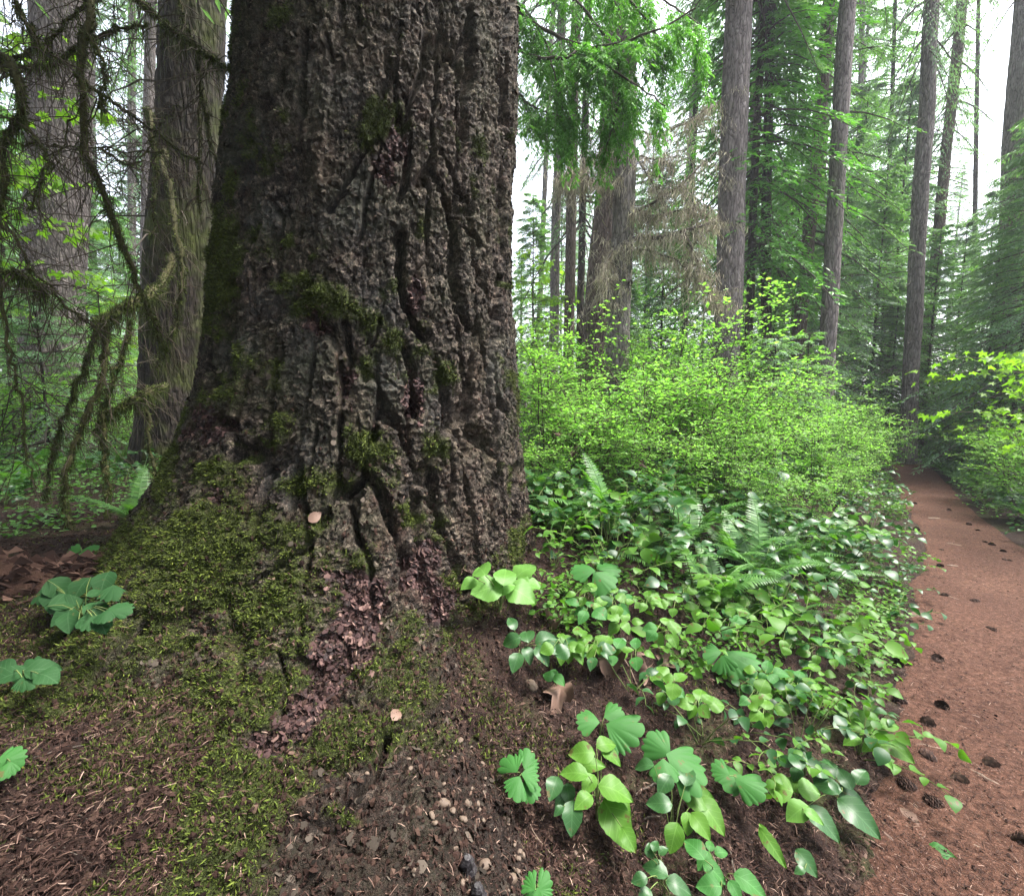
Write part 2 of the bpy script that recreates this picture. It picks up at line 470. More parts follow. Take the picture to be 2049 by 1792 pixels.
FISS = [  # deep bark fissures, (polyline on the photo, width, depth)
 ([(757,276),(735,300),(712,332),(690,380),(660,420)], 9, 1.0), ([(757,276),(772,300),(790,318)], 6, .8),
 ([(603,60),(607,130),(600,200),(598,262)], 9, .8), ([(655,70),(660,120)], 5, .5),
 ([(802,225),(820,270),(818,330),(800,400)], 8, .8), ([(800,475),(797,540),(806,600),(828,650),(850,672)], 12, 1.0),
 ([(812,700),(822,760),(838,830)], 12, .7), ([(905,425),(908,480),(912,560),(922,600)], 12, 1.0), ([(893,405),(930,450),(962,490)], 7, .9),
 ([(942,20),(946,80),(940,150),(932,215),(928,290)], 10, .9), ([(1015,10),(1012,60),(1010,110)], 5, .9), ([(1005,180),(1004,260)], 5, .7),
 ([(1000,560),(994,620),(983,700),(978,780),(985,850)], 9, 1.0), ([(915,570),(922,625),(938,660)], 8, .8),
 ([(690,985),(735,945),(768,1000),(800,1080),(812,1150)], 11, .9), ([(700,1010),(715,1080)], 6, .6),
 ([(520,300),(490,360),(470,440)], 6, .7), ([(690,650),(702,740),(690,790)], 8, .8), ([(560,690),(548,760),(530,800)], 6, .6),
 ([(866,1270),(870,1340),(868,1420),(885,1490)], 12, 1.0), ([(846,1150),(858,1200),(866,1270)], 9, .9), ([(805,1080),(815,1130),(812,1170)], 9, .9),
 ([(1030,930),(1028,990),(1035,1050)], 8, .9), ([(625,560),(600,585),(580,600)], 5, .7), ([(760,290),(748,345),(735,400),(720,480)], 6, .5),
 ([(880,300),(915,370),(950,430)], 5, .5), ([(640,850),(622,900),(615,960)], 6, .6), ([(775,1475),(740,1560),(690,1620)], 9, .7),
 ([(290,1240),(230,1300),(190,1350)], 8, .8), ([(480,1180),(540,1140),(620,1090)], 6, .5), ([(560,1300),(575,1360),(560,1440)], 7, .6),
 ([(470,560),(450,640),(455,700)], 7, .6), ([(540,395),(560,440),(545,500)], 6, .5), ([(600,340),(570,380),(545,400)], 6, .5),
 ([(990,950),(985,1010),(992,1080)], 6, .6), ([(760,640),(745,690)], 5, .5), ([(900,900),(905,960),(898,1010)], 6, .5), ([(530,930),(505,985),(490,1040)], 7, .6)]
RED = [(722,1220,50,75),(655,1330,50,75),(600,1440,55,40),(848,1120,38,55),(884,1200,30,50),(830,800,20,60),(632,645,26,24),(410,850,38,36),(700,1300,60,50),(545,1475,60,35),(760,340,30,45),(800,290,30,40),(430,1000,18,16),(690,770,25,30),(835,590,14,60),(690,1150,50,20)]
TAN = [(640,345,30,40,.9),(600,240,40,40,.45),(840,560,16,60,.7),(880,150,80,120,.3),(900,300,50,90,.35),(850,330,30,40,.4),(700,90,90,80,.35),(950,850,50,120,.4),(985,300,30,250,.4),(700,800,30,40,.4),(940,1000,40,100,.4),(790,1420,20,20,.7),(660,1440,30,20,.4)]
MOSS = [(605,560,48,30,1.0),(640,585,40,18,1.0),(688,712,14,18,.9),(740,885,38,28,.95),(690,850,24,24,.8),(822,1030,30,32,1.0),(870,890,50,40,.7),(800,920,90,50,.5),
 (400,1150,120,110,.8),(300,1290,120,90,.55),(530,1240,110,100,.8),(600,1110,110,70,.75),(420,1520,42,60,.9),(160,1560,55,30,.9),(690,1640,36,20,.9),(820,1300,26,26,.9),(912,1180,26,50,.9),(975,1220,45,40,.7),
 (930,1290,46,50,.75),(450,940,70,50,.75),(620,960,90,45,.6),(560,480,60,45,.5),(740,1350,60,45,.6),(745,1450,45,40,.5),(1040,1090,22,40,.9),(1010,577,10,14,1.0),(460,780,40,40,.5),(430,460,30,110,.6),(660,390,40,40,.35),(540,850,70,40,.55),(720,1180,40,30,.5),(560,1180,90,60,.6),(780,970,60,40,.4),(690,1120,80,40,.6),(1030,960,10,50,.5),(440,560,25,60,.4),(640,500,40,30,.5)]
GREY = [(600,720,50,60,.8),(480,700,50,40,.7),(700,430,70,60,.5),(560,600,60,40,.5),(760,600,60,60,.5),(770,760,60,60,.6),(560,960,40,40,.7),(480,300,60,80,.5),(650,180,80,60,.4),(1000,760,20,80,.6),(720,380,60,40,.5),(620,900,50,40,.4),(870,800,40,60,.4),(520,430,50,50,.5)]
def _ell(px, py, lst):
    o = np.zeros_like(px)
    for e in lst:
        w_ = e[4] if len(e) > 4 else 1.0
        o = np.maximum(o, w_*np.exp(-(((px-e[0])/e[2])**2+((py-e[1])/e[3])**2)))
    return o
def _seg(px, py, pts):
    b = np.full(px.shape, 1e9)
    for (x0, y0), (x1, y1) in zip(pts[:-1], pts[1:]):
        dx, dy = x1-x0, y1-y0
        t = np.clip(((px-x0)*dx+(py-y0)*dy)/(dx*dx+dy*dy), 0, 1)
        b = np.minimum(b, np.hypot(px-x0-t*dx, py-y0-t*dy))
    return b

def build_big_tree():
    root = thing('fir_tree', 'huge old fir trunk with deeply furrowed mossy bark and flared roots', 'tree', (AX0, AY0, 0.3))
    ph = np.concatenate([np.linspace(R(-112), R(112), 860), np.linspace(R(112), R(248), 60)[1:-1]])
    zz = np.concatenate([np.linspace(0.16, 0.95, 640)[:-1], np.linspace(0.95, 4.1, 760), np.linspace(4.1, 14, 60)[1:]])
    PH, ZZ = np.meshgrid(ph, zz)
    P0 = trunk_pt(PH, ZZ)
    px, py, dep = project(P0)
    u = PH*0.80; z = ZZ-0.55*(radius(PH, ZZ)-axis(ZZ)[2])   # length down the flare
    # warp so that nothing runs in straight lines
    wx = u+0.05*fbm(u*2.6, z*1.3, oct=3, s=50)+0.012*fbm(u*14, z*9, oct=2, s=51)
    wz = z+0.10*fbm(u*2.2, z*1.7, oct=3, s=52)+0.012*fbm(u*14, z*11, oct=2, s=53)
    low = 1-sstep(0.75, 1.35, ZZ)
    f1, f2, rid, ox, oy = worley(wx/0.125, wz/0.62, 60)
    edge = f2-f1
    pl = sstep(0.02, 0.20, edge+0.13*fbm(u*24, z*18, oct=2, s=61))
    gate = sstep(-0.25, 0.35, fbm(u*3.5, z*1.5, oct=2, s=62))
    disp = -(0.070*(1-pl)*gate+0.006*(1-pl))*(1-0.6*low)
    disp += 0.016*(rid-0.5)*pl
    side = sstep(R(20), R(62), PH)                     # fibrous on the right flank, scaly elsewhere
    g1, g2, gid, gx, gy = worley(wx/0.046, wz/0.105, 70)
    amp = 0.35+0.9*sstep(-.35, .45, fbm(u*4, z*3, oct=3, s=68))
    flake = amp*((gid-0.5)*0.006+gx*0.003*(gid*2-1)+gy*0.003)
    flake -= 0.009*amp*(1-sstep(0.02, 0.14, g2-g1))
    h1, h2, hid, hx, hy = worley(wx/0.021+3*fbm(u*20, z*20, oct=2, s=76)*.3, wz/0.026, 71)
    fl2 = (1.3-amp*.6)*((hid-0.5)*0.008+(hy*0.7+hx*(hid-0.5))*0.006)
    k1, k2, kid, kx, ky = worley(wx/0.017, wz/0.12, 73)
    fib = (kid-0.5)*0.016-0.006*(1-sstep(0.0, 0.2, k2-k1))
    disp += (1-side)*(flake+fl2)+side*(fib+0.5*fl2)
    disp += 0.006*fbm(u*46, z*30, oct=4, s=80, gain=.66)+0.006*fbm(u*110, z*95, oct=2, s=83)+low*0.016*fbm(u*18, z*18, oct=4, s=84, gain=.65)+0.015*fbm(u*5, z*2.5, oct=3, s=86)-0.012*sstep(.25, .6, np.abs(fbm(u*30, z*11, oct=3, s=88)))*0-0.011*sstep(.30, .5, fbm(u*38, z*22, oct=3, s=89))
    # named fissures
    front = (np.abs(PH) < R(80)) & (dep > 0.3)
    wob = 6*fbm(u*16, z*16, oct=3, s=90); wob2 = 6*fbm(u*16, z*16, oct=3, s=95)
    fx, fy = px+wob, py+wob2
    fm = np.zeros_like(px)
    for pts, wd, dp in FISS:
        d = _seg(fx, fy, pts)
        wv = wd*(0.75+0.6*fbm(u*9, z*9, oct=2, s=97))
        fm = np.maximum(fm, dp*np.exp(-(d/np.maximum(wv, 1.5))**4))
    fm = np.where(front, fm, 0)
    disp -= 0.085*fm
    # moss cushions swell a little, broken scars sink
    n1 = fbm(u*7, z*7, oct=4, s=101)
    moss = np.where(front, _ell(px+14*n1*3, py+14*wob/6*2, MOSS), 0)
    moss = np.clip(moss*1.15+1.1*(n1+.5*fbm(u*26, z*26, oct=3, s=108))*np.clip(moss*2.2, 0, 1)-0.08, 0, 1)
    gen = sstep(0.05, 0.55, fbm(u*4.3, z*4.3, oct=5, s=110, gain=.62)+0.44*low*sstep(0.25, -0.35, PH)+0.16*low+0.22*sstep(0.3, -1.0, PH)-0.04)
    moss = np.clip(np.maximum(moss, 0.72*gen)*(1-0.9*fm), 0, 1)
    red = np.where(front, _ell(px+26*n1, py+26*wob/6, RED), 0)
    red = sstep(0.22, 0.85, red+0.55*fbm(u*13, z*13, oct=4, s=120, gain=.62))
    moss = moss*(1-red)
    disp += 0.020*sstep(0.4, 1, moss)*(0.6+0.6*fbm(u*20, z*20, oct=3, s=130))-0.018*red+red*0.012*(fbm(u*34, z*34, oct=3, s=131))
    tan = np.where(front, _ell(px+20*n1, py+3*wob, TAN), 0)
    grey = np.where(front, _ell(px+30*n1, py+4*wob, GREY), 0)
    N0 = nrm(np.cross(np.gradient(P0, axis=1), np.gradient(P0, axis=0)))
    P = P0+N0*disp[..., None]
    n, k = PH.shape
    i = np.arange(n-1)[:, None]*k; j = np.arange(k)[None]; j2 = (j+1) % k
    F = np.stack([i+j, i+j2, i+k+j2, i+k+j], -1).reshape(-1, 4)
    V = P.reshape(-1, 3)-np.array([AX0, AY0, 0.3])
    m, t, nn = mat('fir_bark')
    co = objco(t)
    a = noise(t, 26, 6, 0.68, co); b = noise(t, 110, 4, 0.65, co); c = noise(t, 5, 4, 0.6, co)
    vor = NN(t, 'ShaderNodeTexVoronoi', Scale=38.0); vor.inputs['Randomness'].default_value = 1
    mp = nn.new('ShaderNodeMapping'); mp.inputs['Scale'].default_value = (1.5, 1.5, 0.7)
    ad = nn.new('ShaderNodeVectorMath'); ad.operation = 'ADD'
    nzv = NN(t, 'ShaderNodeTexNoise', Scale=18.0, Detail=3.0); t.links.new(co, nzv.inputs['Vector'])
    sc_ = nn.new('ShaderNodeVectorMath'); sc_.operation = 'SCALE'; sc_.inputs['Scale'].default_value = 0.06
    t.links.new(nzv.outputs['Color'], sc_.inputs[0]); t.links.new(co, ad.inputs[0]); t.links.new(sc_.outputs[0], ad.inputs[1])
    t.links.new(ad.outputs[0], mp.inputs[0]); t.links.new(mp.outputs[0], vor.inputs['Vector'])
    cell = nn.new('ShaderNodeSeparateColor'); t.links.new(vor.outputs['Color'], cell.inputs[0])
    hi = noise(t, 62, 6, 0.78, co)
    base = ramp(t, math_(t, 'MULTIPLY_ADD', hi, 0.62, math_(t, 'MULTIPLY', a, 0.38)), [(0.40, (0.005, 0.004, 0.0034)), (0.475, (0.032, 0.0252, 0.0205)), (0.53, (0.080, 0.0640, 0.0525)), (0.60, (0.25, 0.198, 0.157))])
    base = mix(t, ramp(t, noise(t, 7.0, 4, 0.6, co), [(0.52, (0,)*3), (0.66, (.55,)*3)]), base, mix(t, hi, (0.012, 0.005, 0.004), (0.13, 0.066, 0.048)))
    base = mix(t, 0.6, base, ramp(t, cell.outputs[0], [(0, (0.5, 0.48, 0.5)), (0.5, (0.95, 0.95, 0.95)), (0.93, (1.35, 1.28, 1.2)), (1, (1.9, 1.7, 1.5))]), 'MULTIPLY')
    v2 = NN(t, 'ShaderNodeTexVoronoi', Scale=50.0); v2.feature = 'DISTANCE_TO_EDGE'
    sc2 = nn.new('ShaderNodeVectorMath'); sc2.operation = 'SCALE'; sc2.inputs['Scale'].default_value = 0.10; ad2 = nn.new('ShaderNodeVectorMath'); mp2 = nn.new('ShaderNodeMapping'); mp2.inputs['Scale'].default_value = (1, 1, .6)
    nz2 = NN(t, 'ShaderNodeTexNoise', Scale=30.0, Detail=4.0); t.links.new(co, nz2.inputs['Vector'])
    t.links.new(nz2.outputs['Color'], sc2.inputs[0]); t.links.new(co, ad2.inputs[0]); t.links.new(sc2.outputs[0], ad2.inputs[1]); t.links.new(ad2.outputs[0], mp2.inputs[0]); t.links.new(mp2.outputs[0], v2.inputs['Vector'])
    crk = ramp(t, v2.outputs['Distance'], [(0.0, (0,)*3), (0.11, (1,)*3)])
    base = mix(t, math_(t, 'MULTIPLY_ADD', crk, -0.75, 0.75), base, (0.008, 0.006, 0.005))
    base = mix(t, math_(t, 'MULTIPLY', attr(t, 'grey'), ramp(t, b, [(0.35, (0.3,)*3), (0.6, (1,)*3)])), base, mix(t, a, (0.045, 0.050, 0.048), (0.175, 0.18, 0.18)))
    base = mix(t, math_(t, 'MULTIPLY', attr(t, 'tan'), ramp(t, a, [(0.35, (0.1,)*3), (0.62, (1,)*3)])), base, mix(t, b, (0.11, 0.078, 0.060), (0.27, 0.20, 0.155)))
    base = mix(t, attr(t, 'red'), base, ramp(t, a, [(0.34, (0.008, 0.003, 0.0035)), (0.5, (0.034, 0.014, 0.0135)), (0.68, (0.095, 0.047, 0.041))]))
    base = mix(t, ramp(t, noise(t, 3.2, 5, 0.65, co), [(0.44, (0,)*3), (0.68, (0.5,)*3)]), base, mix(t, a, (0.022, 0.024, 0.012), (0.115, 0.118, 0.062)))
    base = mix(t, math_(t, 'MULTIPLY', attr(t, 'duff'), ramp(t, b, [(0.3, (0.5,)*3), (0.55, (1,)*3)])), base, ramp(t, b, [(0.32, (0.006, 0.0035, 0.003)), (0.5, (0.017, 0.010, 0.008)), (0.66, (0.045, 0.027, 0.021))]))
    mossc = ramp(t, math_(t, 'MULTIPLY_ADD', b, 0.6, math_(t, 'MULTIPLY', c, 0.4)), [(0.3, (0.013, 0.018, 0.004)), (0.5, (0.036, 0.048, 0.008)), (0.7, (0.074, 0.096, 0.014))])
    mf = math_(t, 'MULTIPLY', math_(t, 'MULTIPLY', attr(t, 'moss'), 1.25), ramp(t, math_(t, 'ADD', math_(t, 'MULTIPLY', b, 0.5), math_(t, 'MULTIPLY', attr(t, 'moss'), 0.45)), [(0.34, (0,)*3), (0.55, (1,)*3)]))
    base = mix(t, mf, base, mossc)
    finish(m, t, base, 0.86, math_(t, 'ADD', math_(t, 'MULTIPLY_ADD', hi, 1.4, math_(t, 'MULTIPLY', crk, .45)), a), 0.016, 0.16)
    tr = link('trunk', MB().add(V, F).mesh('trunk', m, True, dict(moss=moss.ravel(), red=red.ravel(), tan=tan.ravel(), grey=grey.ravel(), duff=(sstep(.72, .50, ZZ+.12*fbm(u*6, z*6, oct=3, s=140))*.9).ravel())), root)
    # geometry lookups for things lying on the bark
    g = dict(P=P.reshape(-1, 3), moss=moss.ravel(), red=red.ravel(), fm=fm.ravel(), PH=PH.ravel(), Z=ZZ.ravel(), dep=dep.ravel(), px=px.ravel(), py=py.ravel())
    du = np.gradient(P, axis=1); dz = np.gradient(P0, axis=0); du0 = np.gradient(P0, axis=1)
    N = nrm(np.cross(du0, dz)); g['N'] = N.reshape(-1, 3); A_ = np.linalg.norm(np.cross(du0, dz), axis=-1).ravel(); g['A'] = A_/A_.mean()
    return root, tr, g
BIG, BIGTRUNK, TG = build_big_tree()

def moss_and_needles():
    rng = np.random.default_rng(5)
    vis = (np.abs(TG['PH']) < R(95)) & (TG['Z'] < 4.0) & (TG['Z'] > 0.3) & (TG['px'] > -250) & (TG['py'] < 1950)
    area = 1.0
    # moss: short curved shoots
    wgt = np.where(vis, np.clip(TG['moss']-0.24, 0, 1)**1.1, 0)*TG['A']; wgt /= wgt.sum()
    idx = rng.choice(len(wgt), 330000, p=wgt)
    P = TG['P'][idx]+rng.normal(0, 0.003, (len(idx), 3)); N = TG['N'][idx]
    down = np.array([0, 0, -1.0])
    D = nrm(N*rng.uniform(0.5, 1.3, (len(idx), 1))+rng.normal(0, 0.55, (len(idx), 3))+down*0.25)
    L = rng.uniform(0.005, 0.015, len(idx))*(0.65+0.6*TG['moss'][idx])
    tv = np.array([(0, -.09, 0), (0, .09, 0), (.55, .10, .06), (.55, -.10, .06), (1, 0, -.06)])
    tf = [np.array([(0, 1, 2), (0, 2, 3), (3, 2, 4)])]
    V, F = scatter(tv, tf, P-N*0.002, D, nrm(np.cross(D, rng.normal(0, 1, D.shape))), L)
    mm = islandmat('moss_shoots', [(0, (0.012, 0.014, 0.004)), (0.45, (0.034, 0.048, 0.007)), (0.8, (0.066, 0.092, 0.011)), (1, (0.095, 0.115, 0.017))], 0.8)
    o = link('moss', MB().add(V-np.array([AX0, AY0, 0.3]), F).mesh('moss', mm, False), BIG); o['kind'] = 'stuff'
    # hanging moss threads on the front
    idx = rng.choice(np.flatnonzero(vis & (TG['moss'] > 0.35) & (TG['Z'] < 1.9)), 900)
    m_ = len(idx); t = np.linspace(0, 1, 5)
    L = rng.uniform(0.02, 0.075, m_)
    Q = TG['P'][idx][:, None]+TG['N'][idx][:, None]*(0.010*np.sin(t*2.2))[None, :, None]+np.array([0, 0, -1.0])*(L[:, None]*t)[..., None]+rng.normal(0, .0015, (m_, 5, 3))
    V, F = tubes(Q, np.linspace(0.0014, 0.0005, 5)[None].repeat(m_, 0), 3)
    o = link('hanging_moss', MB().add(V-np.array([AX0, AY0, 0.3]), F).mesh('hanging_moss', mm), BIG); o['kind'] = 'stuff'
    # loose bark scales standing off the bark
    wgt = np.where(vis & (TG['moss'] < 0.5), 1.0, 0.0)*(1-.9*sstep(.2, .6, TG['red']))*np.clip(1-TG['fm']*1.5, 0, 1)*TG['A']; wgt /= wgt.sum()
    idx = rng.choice(len(wgt), 6000, p=wgt)
    N = TG['N'][idx]; S = rng.uniform(0.008, 0.026, len(idx))
    D = nrm(rng.normal(0, .5, (len(idx), 3))+np.array([0, 0, -1.0])+0.35*N)
    tv = np.array([(-.5, -.3, -.12), (-.4, .35, -.15), (.1, .5, .0), (.55, .22, .16), (.5, -.28, .2), (.05, -.5, .02), (0.05, 0, .10)])
    tf = [np.array([(i, (i+1) % 6, 6) for i in range(6)])]
    V, F = scatter(tv, tf, TG['P'][idx]+N*0.001, D, nrm(N+rng.normal(0, .45, N.shape)), S, S*rng.uniform(.5, 1.1, len(S)))
    sm = islandmat('bark_scales', [(0, (0.010, 0.008, 0.0065)), (0.6, (0.030, 0.024, 0.019)), (1, (0.062, 0.050, 0.040))], 0.9, 0.1)
    o = link('bark_scales', MB().add(V-np.array([AX0, AY0, 0.3]), F).mesh('bark_scales', sm), BIG); o['kind'] = 'stuff'
    # torn reddish scales in the scars
    wgt = np.where(vis, sstep(.05, .9, TG['red']), 0)*TG['A']; wgt /= wgt.sum()
    idx = rng.choice(len(wgt), 5200, p=wgt); N = TG['N'][idx]; S = rng.uniform(0.008, 0.026, len(idx)); D = nrm(rng.normal(0, .6, (len(idx), 3))+np.array([0, 0, -1.0])+0.4*N)
    tv = np.array([(-.5, -.3, -.12), (-.4, .35, -.15), (.1, .5, .0), (.55, .22, .16), (.5, -.28, .2), (.05, -.5, .02), (0.05, 0, .10)]); tf = [np.array([(i, (i+1) % 6, 6) for i in range(6)])]
    V, F = scatter(tv, tf, TG['P'][idx]+N*0.001, D, nrm(N+rng.normal(0, .55, N.shape)), S, S*rng.uniform(.4, 1.0, len(S)))
    rm = islandmat('red_scales', [(0, (.008, .004, .004)), (.5, (.028, .0125, .012)), (.88, (.060, .030, .027)), (1, (.14, .085, .070))], .85, .3)
    o = link('bark_scar', MB().add(V-np.array([AX0, AY0, 0.3]), F).mesh('bark_scar', rm), BIG); o['kind'] = 'stuff'
moss_and_needles()
# ------------------------------------------------------------------ leaf templates (x along the leaf, z its normal)
BLADE_V = np.array([(0, 0, 0), (.42, .5, .03), (1, 0, -.05), (.42, -.5, .03)]); BLADE_F = np.array([(0, 3, 2, 1)])
def ovate(w=0.33, fold=0.22, droop=0.22, fine=False):
    xs = np.array([0, .12, .34, .58, .80, 1.0]); hw = np.array([.03, .22, .33, .30, .17, 0])*w/0.33
    if fine:
        x2 = np.linspace(0, 1, 15); h2 = np.maximum(np.interp(x2, xs, hw), .33*w/.33*np.sin(np.pi*np.clip(x2, 0, 1)**.85)**.75*(1-.15*x2)); h2[0] = .012; h2[-1] = 0
        V = []; F = []
        for i, (x, h) in enumerate(zip(x2, h2)):
            for s in (-1, -.5, 0, .5, 1):
                V.append((x, s*h*(1+.02*(-1)**i), -droop*x*x+.04*math.sin(x*3)+fold*abs(s)**1.3*h-.05*abs(s)*h*math.sin(x*11+s)+.03*math.sin(x*5+s*2)))
        for i in range(14):
            for j in range(4):
                a = i*5+j; F.append((a, a+5, a+6, a+1))
        return np.array(V), np.array(F)
    V = []
    for x, h in zip(xs, hw):
        z0 = -droop*x*x+0.04*math.sin(x*3)
        for s in (-1, 0, 1): V.append((x, s*h, z0+fold*abs(s)*h-0.10*abs(s)*h*math.sin(x*9)))
    F = []
    for i in range(5):
        for j in range(2):
            a = i*3+j; F.append((a, a+3, a+4, a+1))
    return np.array(V), np.array(F)
SALAL = ovate(0.36, 0.25, 0.22); SALALF = ovate(0.36, 0.25, 0.26, True)
OVAL = (np.array([(0, 0, 0), (.25, .27, .05), (.65, .27, .03), (1, 0, -.08), (.65, -.27, .03), (.25, -.27, .05)]), np.array([(0, 5, 4, 3), (0, 3, 2, 1)]))
def fan_leaf(seed=0, a0=-52, a1=52, n=49):
    """toothed fan leaflet of a vanilla leaf: blunt uneven teeth along a rounded outer edge"""
    rng = np.random.default_rng(seed); V = [(0, 0, 0)]; F = []
    an = np.linspace(R(a0), R(a1), n); k = 6
    ph = np.cumsum(rng.uniform(.6, 1.4, k+1)); ph = (ph-ph[0])/(ph[-1]-ph[0]); dp = rng.uniform(.06, .20, k)
    q_ = (an-an[0])/(an[-1]-an[0]); ii = np.clip(np.searchsorted(ph, q_, 'right')-1, 0, k-1); fr = (q_-ph[ii])/(ph[ii+1]-ph[ii])
    body = 0.96-0.16*np.abs(an/R(a1))**2.5+0.10*np.sin(an*2.2+seed)
    rr = body-dp[ii]*(np.abs(fr*2-1)**1.6)
    for q, ra in ((.33, body), (.7, body*.5+rr*.5), (1.0, rr)):
        for a, r_ in zip(an, ra):
            V.append((q*r_*math.cos(a), q*r_*math.sin(a), 0.05*math.sin(a*3.1+seed)*q+0.008*math.sin(a*7+seed)*q*q-0.20*q*q+0.10*q-.05*abs(a)*q))
    T = [(0, i+1, i+2) for i in range(n-1)]; Q = []
    for r0 in (0, 1): Q += [(1+r0*n+i, 1+(r0+1)*n+i, 2+(r0+1)*n+i, 2+r0*n+i) for i in range(n-1)]
    return np.array(V), [np.array(T), np.array(Q)]
def maple_leaf(curl=0.12, seed=0, lobes=5):
    rng = np.random.default_rng(seed)
    ang = np.linspace(R(-128), R(128), lobes)
    ln = np.interp(np.abs(ang), [0, R(64), R(128)], [1.0, .86, .52])
    pts = [(-0.03, 0.0)]
    for i, (a, l) in enumerate(zip(ang, ln)):
        for da, k in ((-15, .62), (-8, .80), (0, 1.0), (8, .80), (15, .62)):
            pts.append((l*k*math.cos(a+R(da)), l*k*math.sin(a+R(da))))
        if i < lobes-1:
            am = (a+ang[i+1])/2; pts.append((0.40*math.cos(am), 0.40*math.sin(am)))
    pts = np.array(pts); c = np.array([(0.05, 0.0)])
    V2 = np.vstack([c, pts*0.5+c*0.5, pts])
    r_ = np.hypot(V2[:, 0], V2[:, 1])
    z = curl*r_**2*np.sin(3*np.arctan2(V2[:, 1], V2[:, 0])+seed)+curl*0.8*V2[:, 1]**2-curl*0.5*r_
    V = np.column_stack([V2[:, 0], V2[:, 1], z]); n = len(pts)
    T = [(0, 1+i, 1+(i+1) % n) for i in range(n)]
    Q = [(1+i, 1+n+i, 1+n+(i+1) % n, 1+(i+1) % n) for i in range(n)]
    return V, [np.array(T), np.array(Q)]
FANS = [fan_leaf(q) for q in range(5)]; FANLEAF = FANS[0]; MAPLE = maple_leaf(.15, 1)

# ------------------------------------------------------------------ plant materials
M_HEM = leafmat('hemlock_needles', (0.065, 0.165, 0.048), (0.175, 0.335, 0.095), 0.35, 0.55, 0.3)
M_HEMB = leafmat('hemlock_needles_blue', (0.075, 0.150, 0.085), (0.165, 0.285, 0.150), 0.35, 0.55, 0.3)
M_CEDAR = leafmat('cedar_sprays', (0.040, 0.145, 0.024), (0.125, 0.300, 0.058), 0.40, 0.45, 0.4)
M_HUCK = leafmat('huckleberry_leaves', (0.080, 0.200, 0.032), (0.230, 0.420, 0.075), 0.52, 0.5, 0.3, (1.35, 1.55, .9))
M_SALF = leafmat('fresh_salal', (0.030, 0.095, 0.012), (0.095, 0.210, 0.026), 0.42, 0.48, 0.22, spots=True)
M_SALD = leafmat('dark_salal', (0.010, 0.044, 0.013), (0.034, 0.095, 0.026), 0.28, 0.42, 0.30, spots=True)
M_FERN = leafmat('fern_green', (0.036, 0.110, 0.024), (0.095, 0.210, 0.046), 0.40, 0.45, 0.35)
M_MAPLE = leafmat('maple_leaves', (0.085, 0.190, 0.020), (0.190, 0.320, 0.040), 0.55, 0.5, 0.3)
M_VAN = leafmat('vanilla_leaf', (0.022, 0.100, 0.018), (0.045, 0.150, 0.030), 0.30, 0.6, 0.2, nscale=9, spots=True)
M_SHADEPAINT = leafmat('leaf_painted_shade', (0.008, 0.034, 0.010), (0.022, 0.066, 0.020), 0.25, 0.7, 0.12, spots=True)  # leaf green darkened to stand in for shade at the left
M_TRIL = leafmat('pale_soft_leaf', (0.066, 0.165, 0.030), (0.105, 0.225, 0.044), 0.40, 0.45, 0.2)
M_TWIG = plain('dark_twig', (0.030, 0.024, 0.018), (0.085, 0.066, 0.046), 30)
M_STEM = plain('green_stem', (0.05, 0.085, 0.02), (0.11, 0.14, 0.045), 30)
M_LICHEN = islandmat('grey_lichen', [(0, (0.20, 0.17, 0.12)), (0.5, (0.38, 0.33, 0.25)), (0.85, (0.55, 0.50, 0.38)), (1, (0.30, 0.32, 0.12))], 0.9)
M_BEARD = islandmat('beard_moss', [(0, (0.018, 0.026, 0.007)), (0.5, (0.050, 0.066, 0.014)), (1, (0.105, 0.135, 0.028))], 0.9)
def barkmat(name, dark, mid, light, moss=0.0, vs=1.0):
    m, t, n = mat(name)
    co = objco(t, (1, 1, 0.20))
    v = NN(t, 'ShaderNodeTexVoronoi', Scale=19.0*vs); v.feature = 'DISTANCE_TO_EDGE'
    nv = NN(t, 'ShaderNodeTexNoise', Scale=9.0, Detail=3.0); t.links.new(co, nv.inputs['Vector'])
    s = n.new('ShaderNodeVectorMath'); s.operation = 'MULTIPLY_ADD'; s.inputs[1].default_value = (0.19,)*3
    t.links.new(nv.outputs['Color'], s.inputs[0]); t.links.new(co, s.inputs[2]); t.links.new(s.outputs[0], v.inputs['Vector'])
    a = noise(t, 24*vs, 6, 0.7, co); c = noise(t, 2.2, 4, 0.6, objco(t)); oi = n.new('ShaderNodeObjectInfo')
    crack = ramp(t, v.outputs['Distance'], [(0.0, (0.42,)*3), (0.13, (1,)*3)])
    col = ramp(t, a, [(0.28, dark), (0.5, mid), (0.74, light)])
    col = mix(t, 1.0, col, crack, 'MULTIPLY')
    if moss:
        col = mix(t, ramp(t, c, [(0.62-0.25*moss, (0,)*3), (0.78-0.2*moss, (1,)*3)]), col, mix(t, a, (0.020, 0.026, 0.008), (0.085, 0.10, 0.024)))
    finish(m, t, col, 0.92, math_(t, 'ADD', v.outputs['Distance'], math_(t, 'MULTIPLY', a, 0.35)), 0.05, 0.2)
    return m
B_GREY = barkmat('grey_bark', (0.070, 0.058, 0.055), (0.175, 0.148, 0.140), (0.32, 0.28, 0.265))
B_BROWN = barkmat('brown_bark', (0.040, 0.030, 0.024), (0.105, 0.080, 0.064), (0.20, 0.155, 0.125), 0.15)
B_DARK = barkmat('dark_bark', (0.020, 0.016, 0.013), (0.050, 0.040, 0.032), (0.10, 0.08, 0.062), 0.25)
B_MOSS = barkmat('mossy_bark', (0.011, 0.009, 0.0075), (0.034, 0.027, 0.022), (0.09, 0.074, 0.062), 0.62, 0.8)
B_SNAG = barkmat('weathered_grey_wood', (0.09, 0.08, 0.07), (0.19, 0.17, 0.15), (0.33, 0.30, 0.27), 0.05)
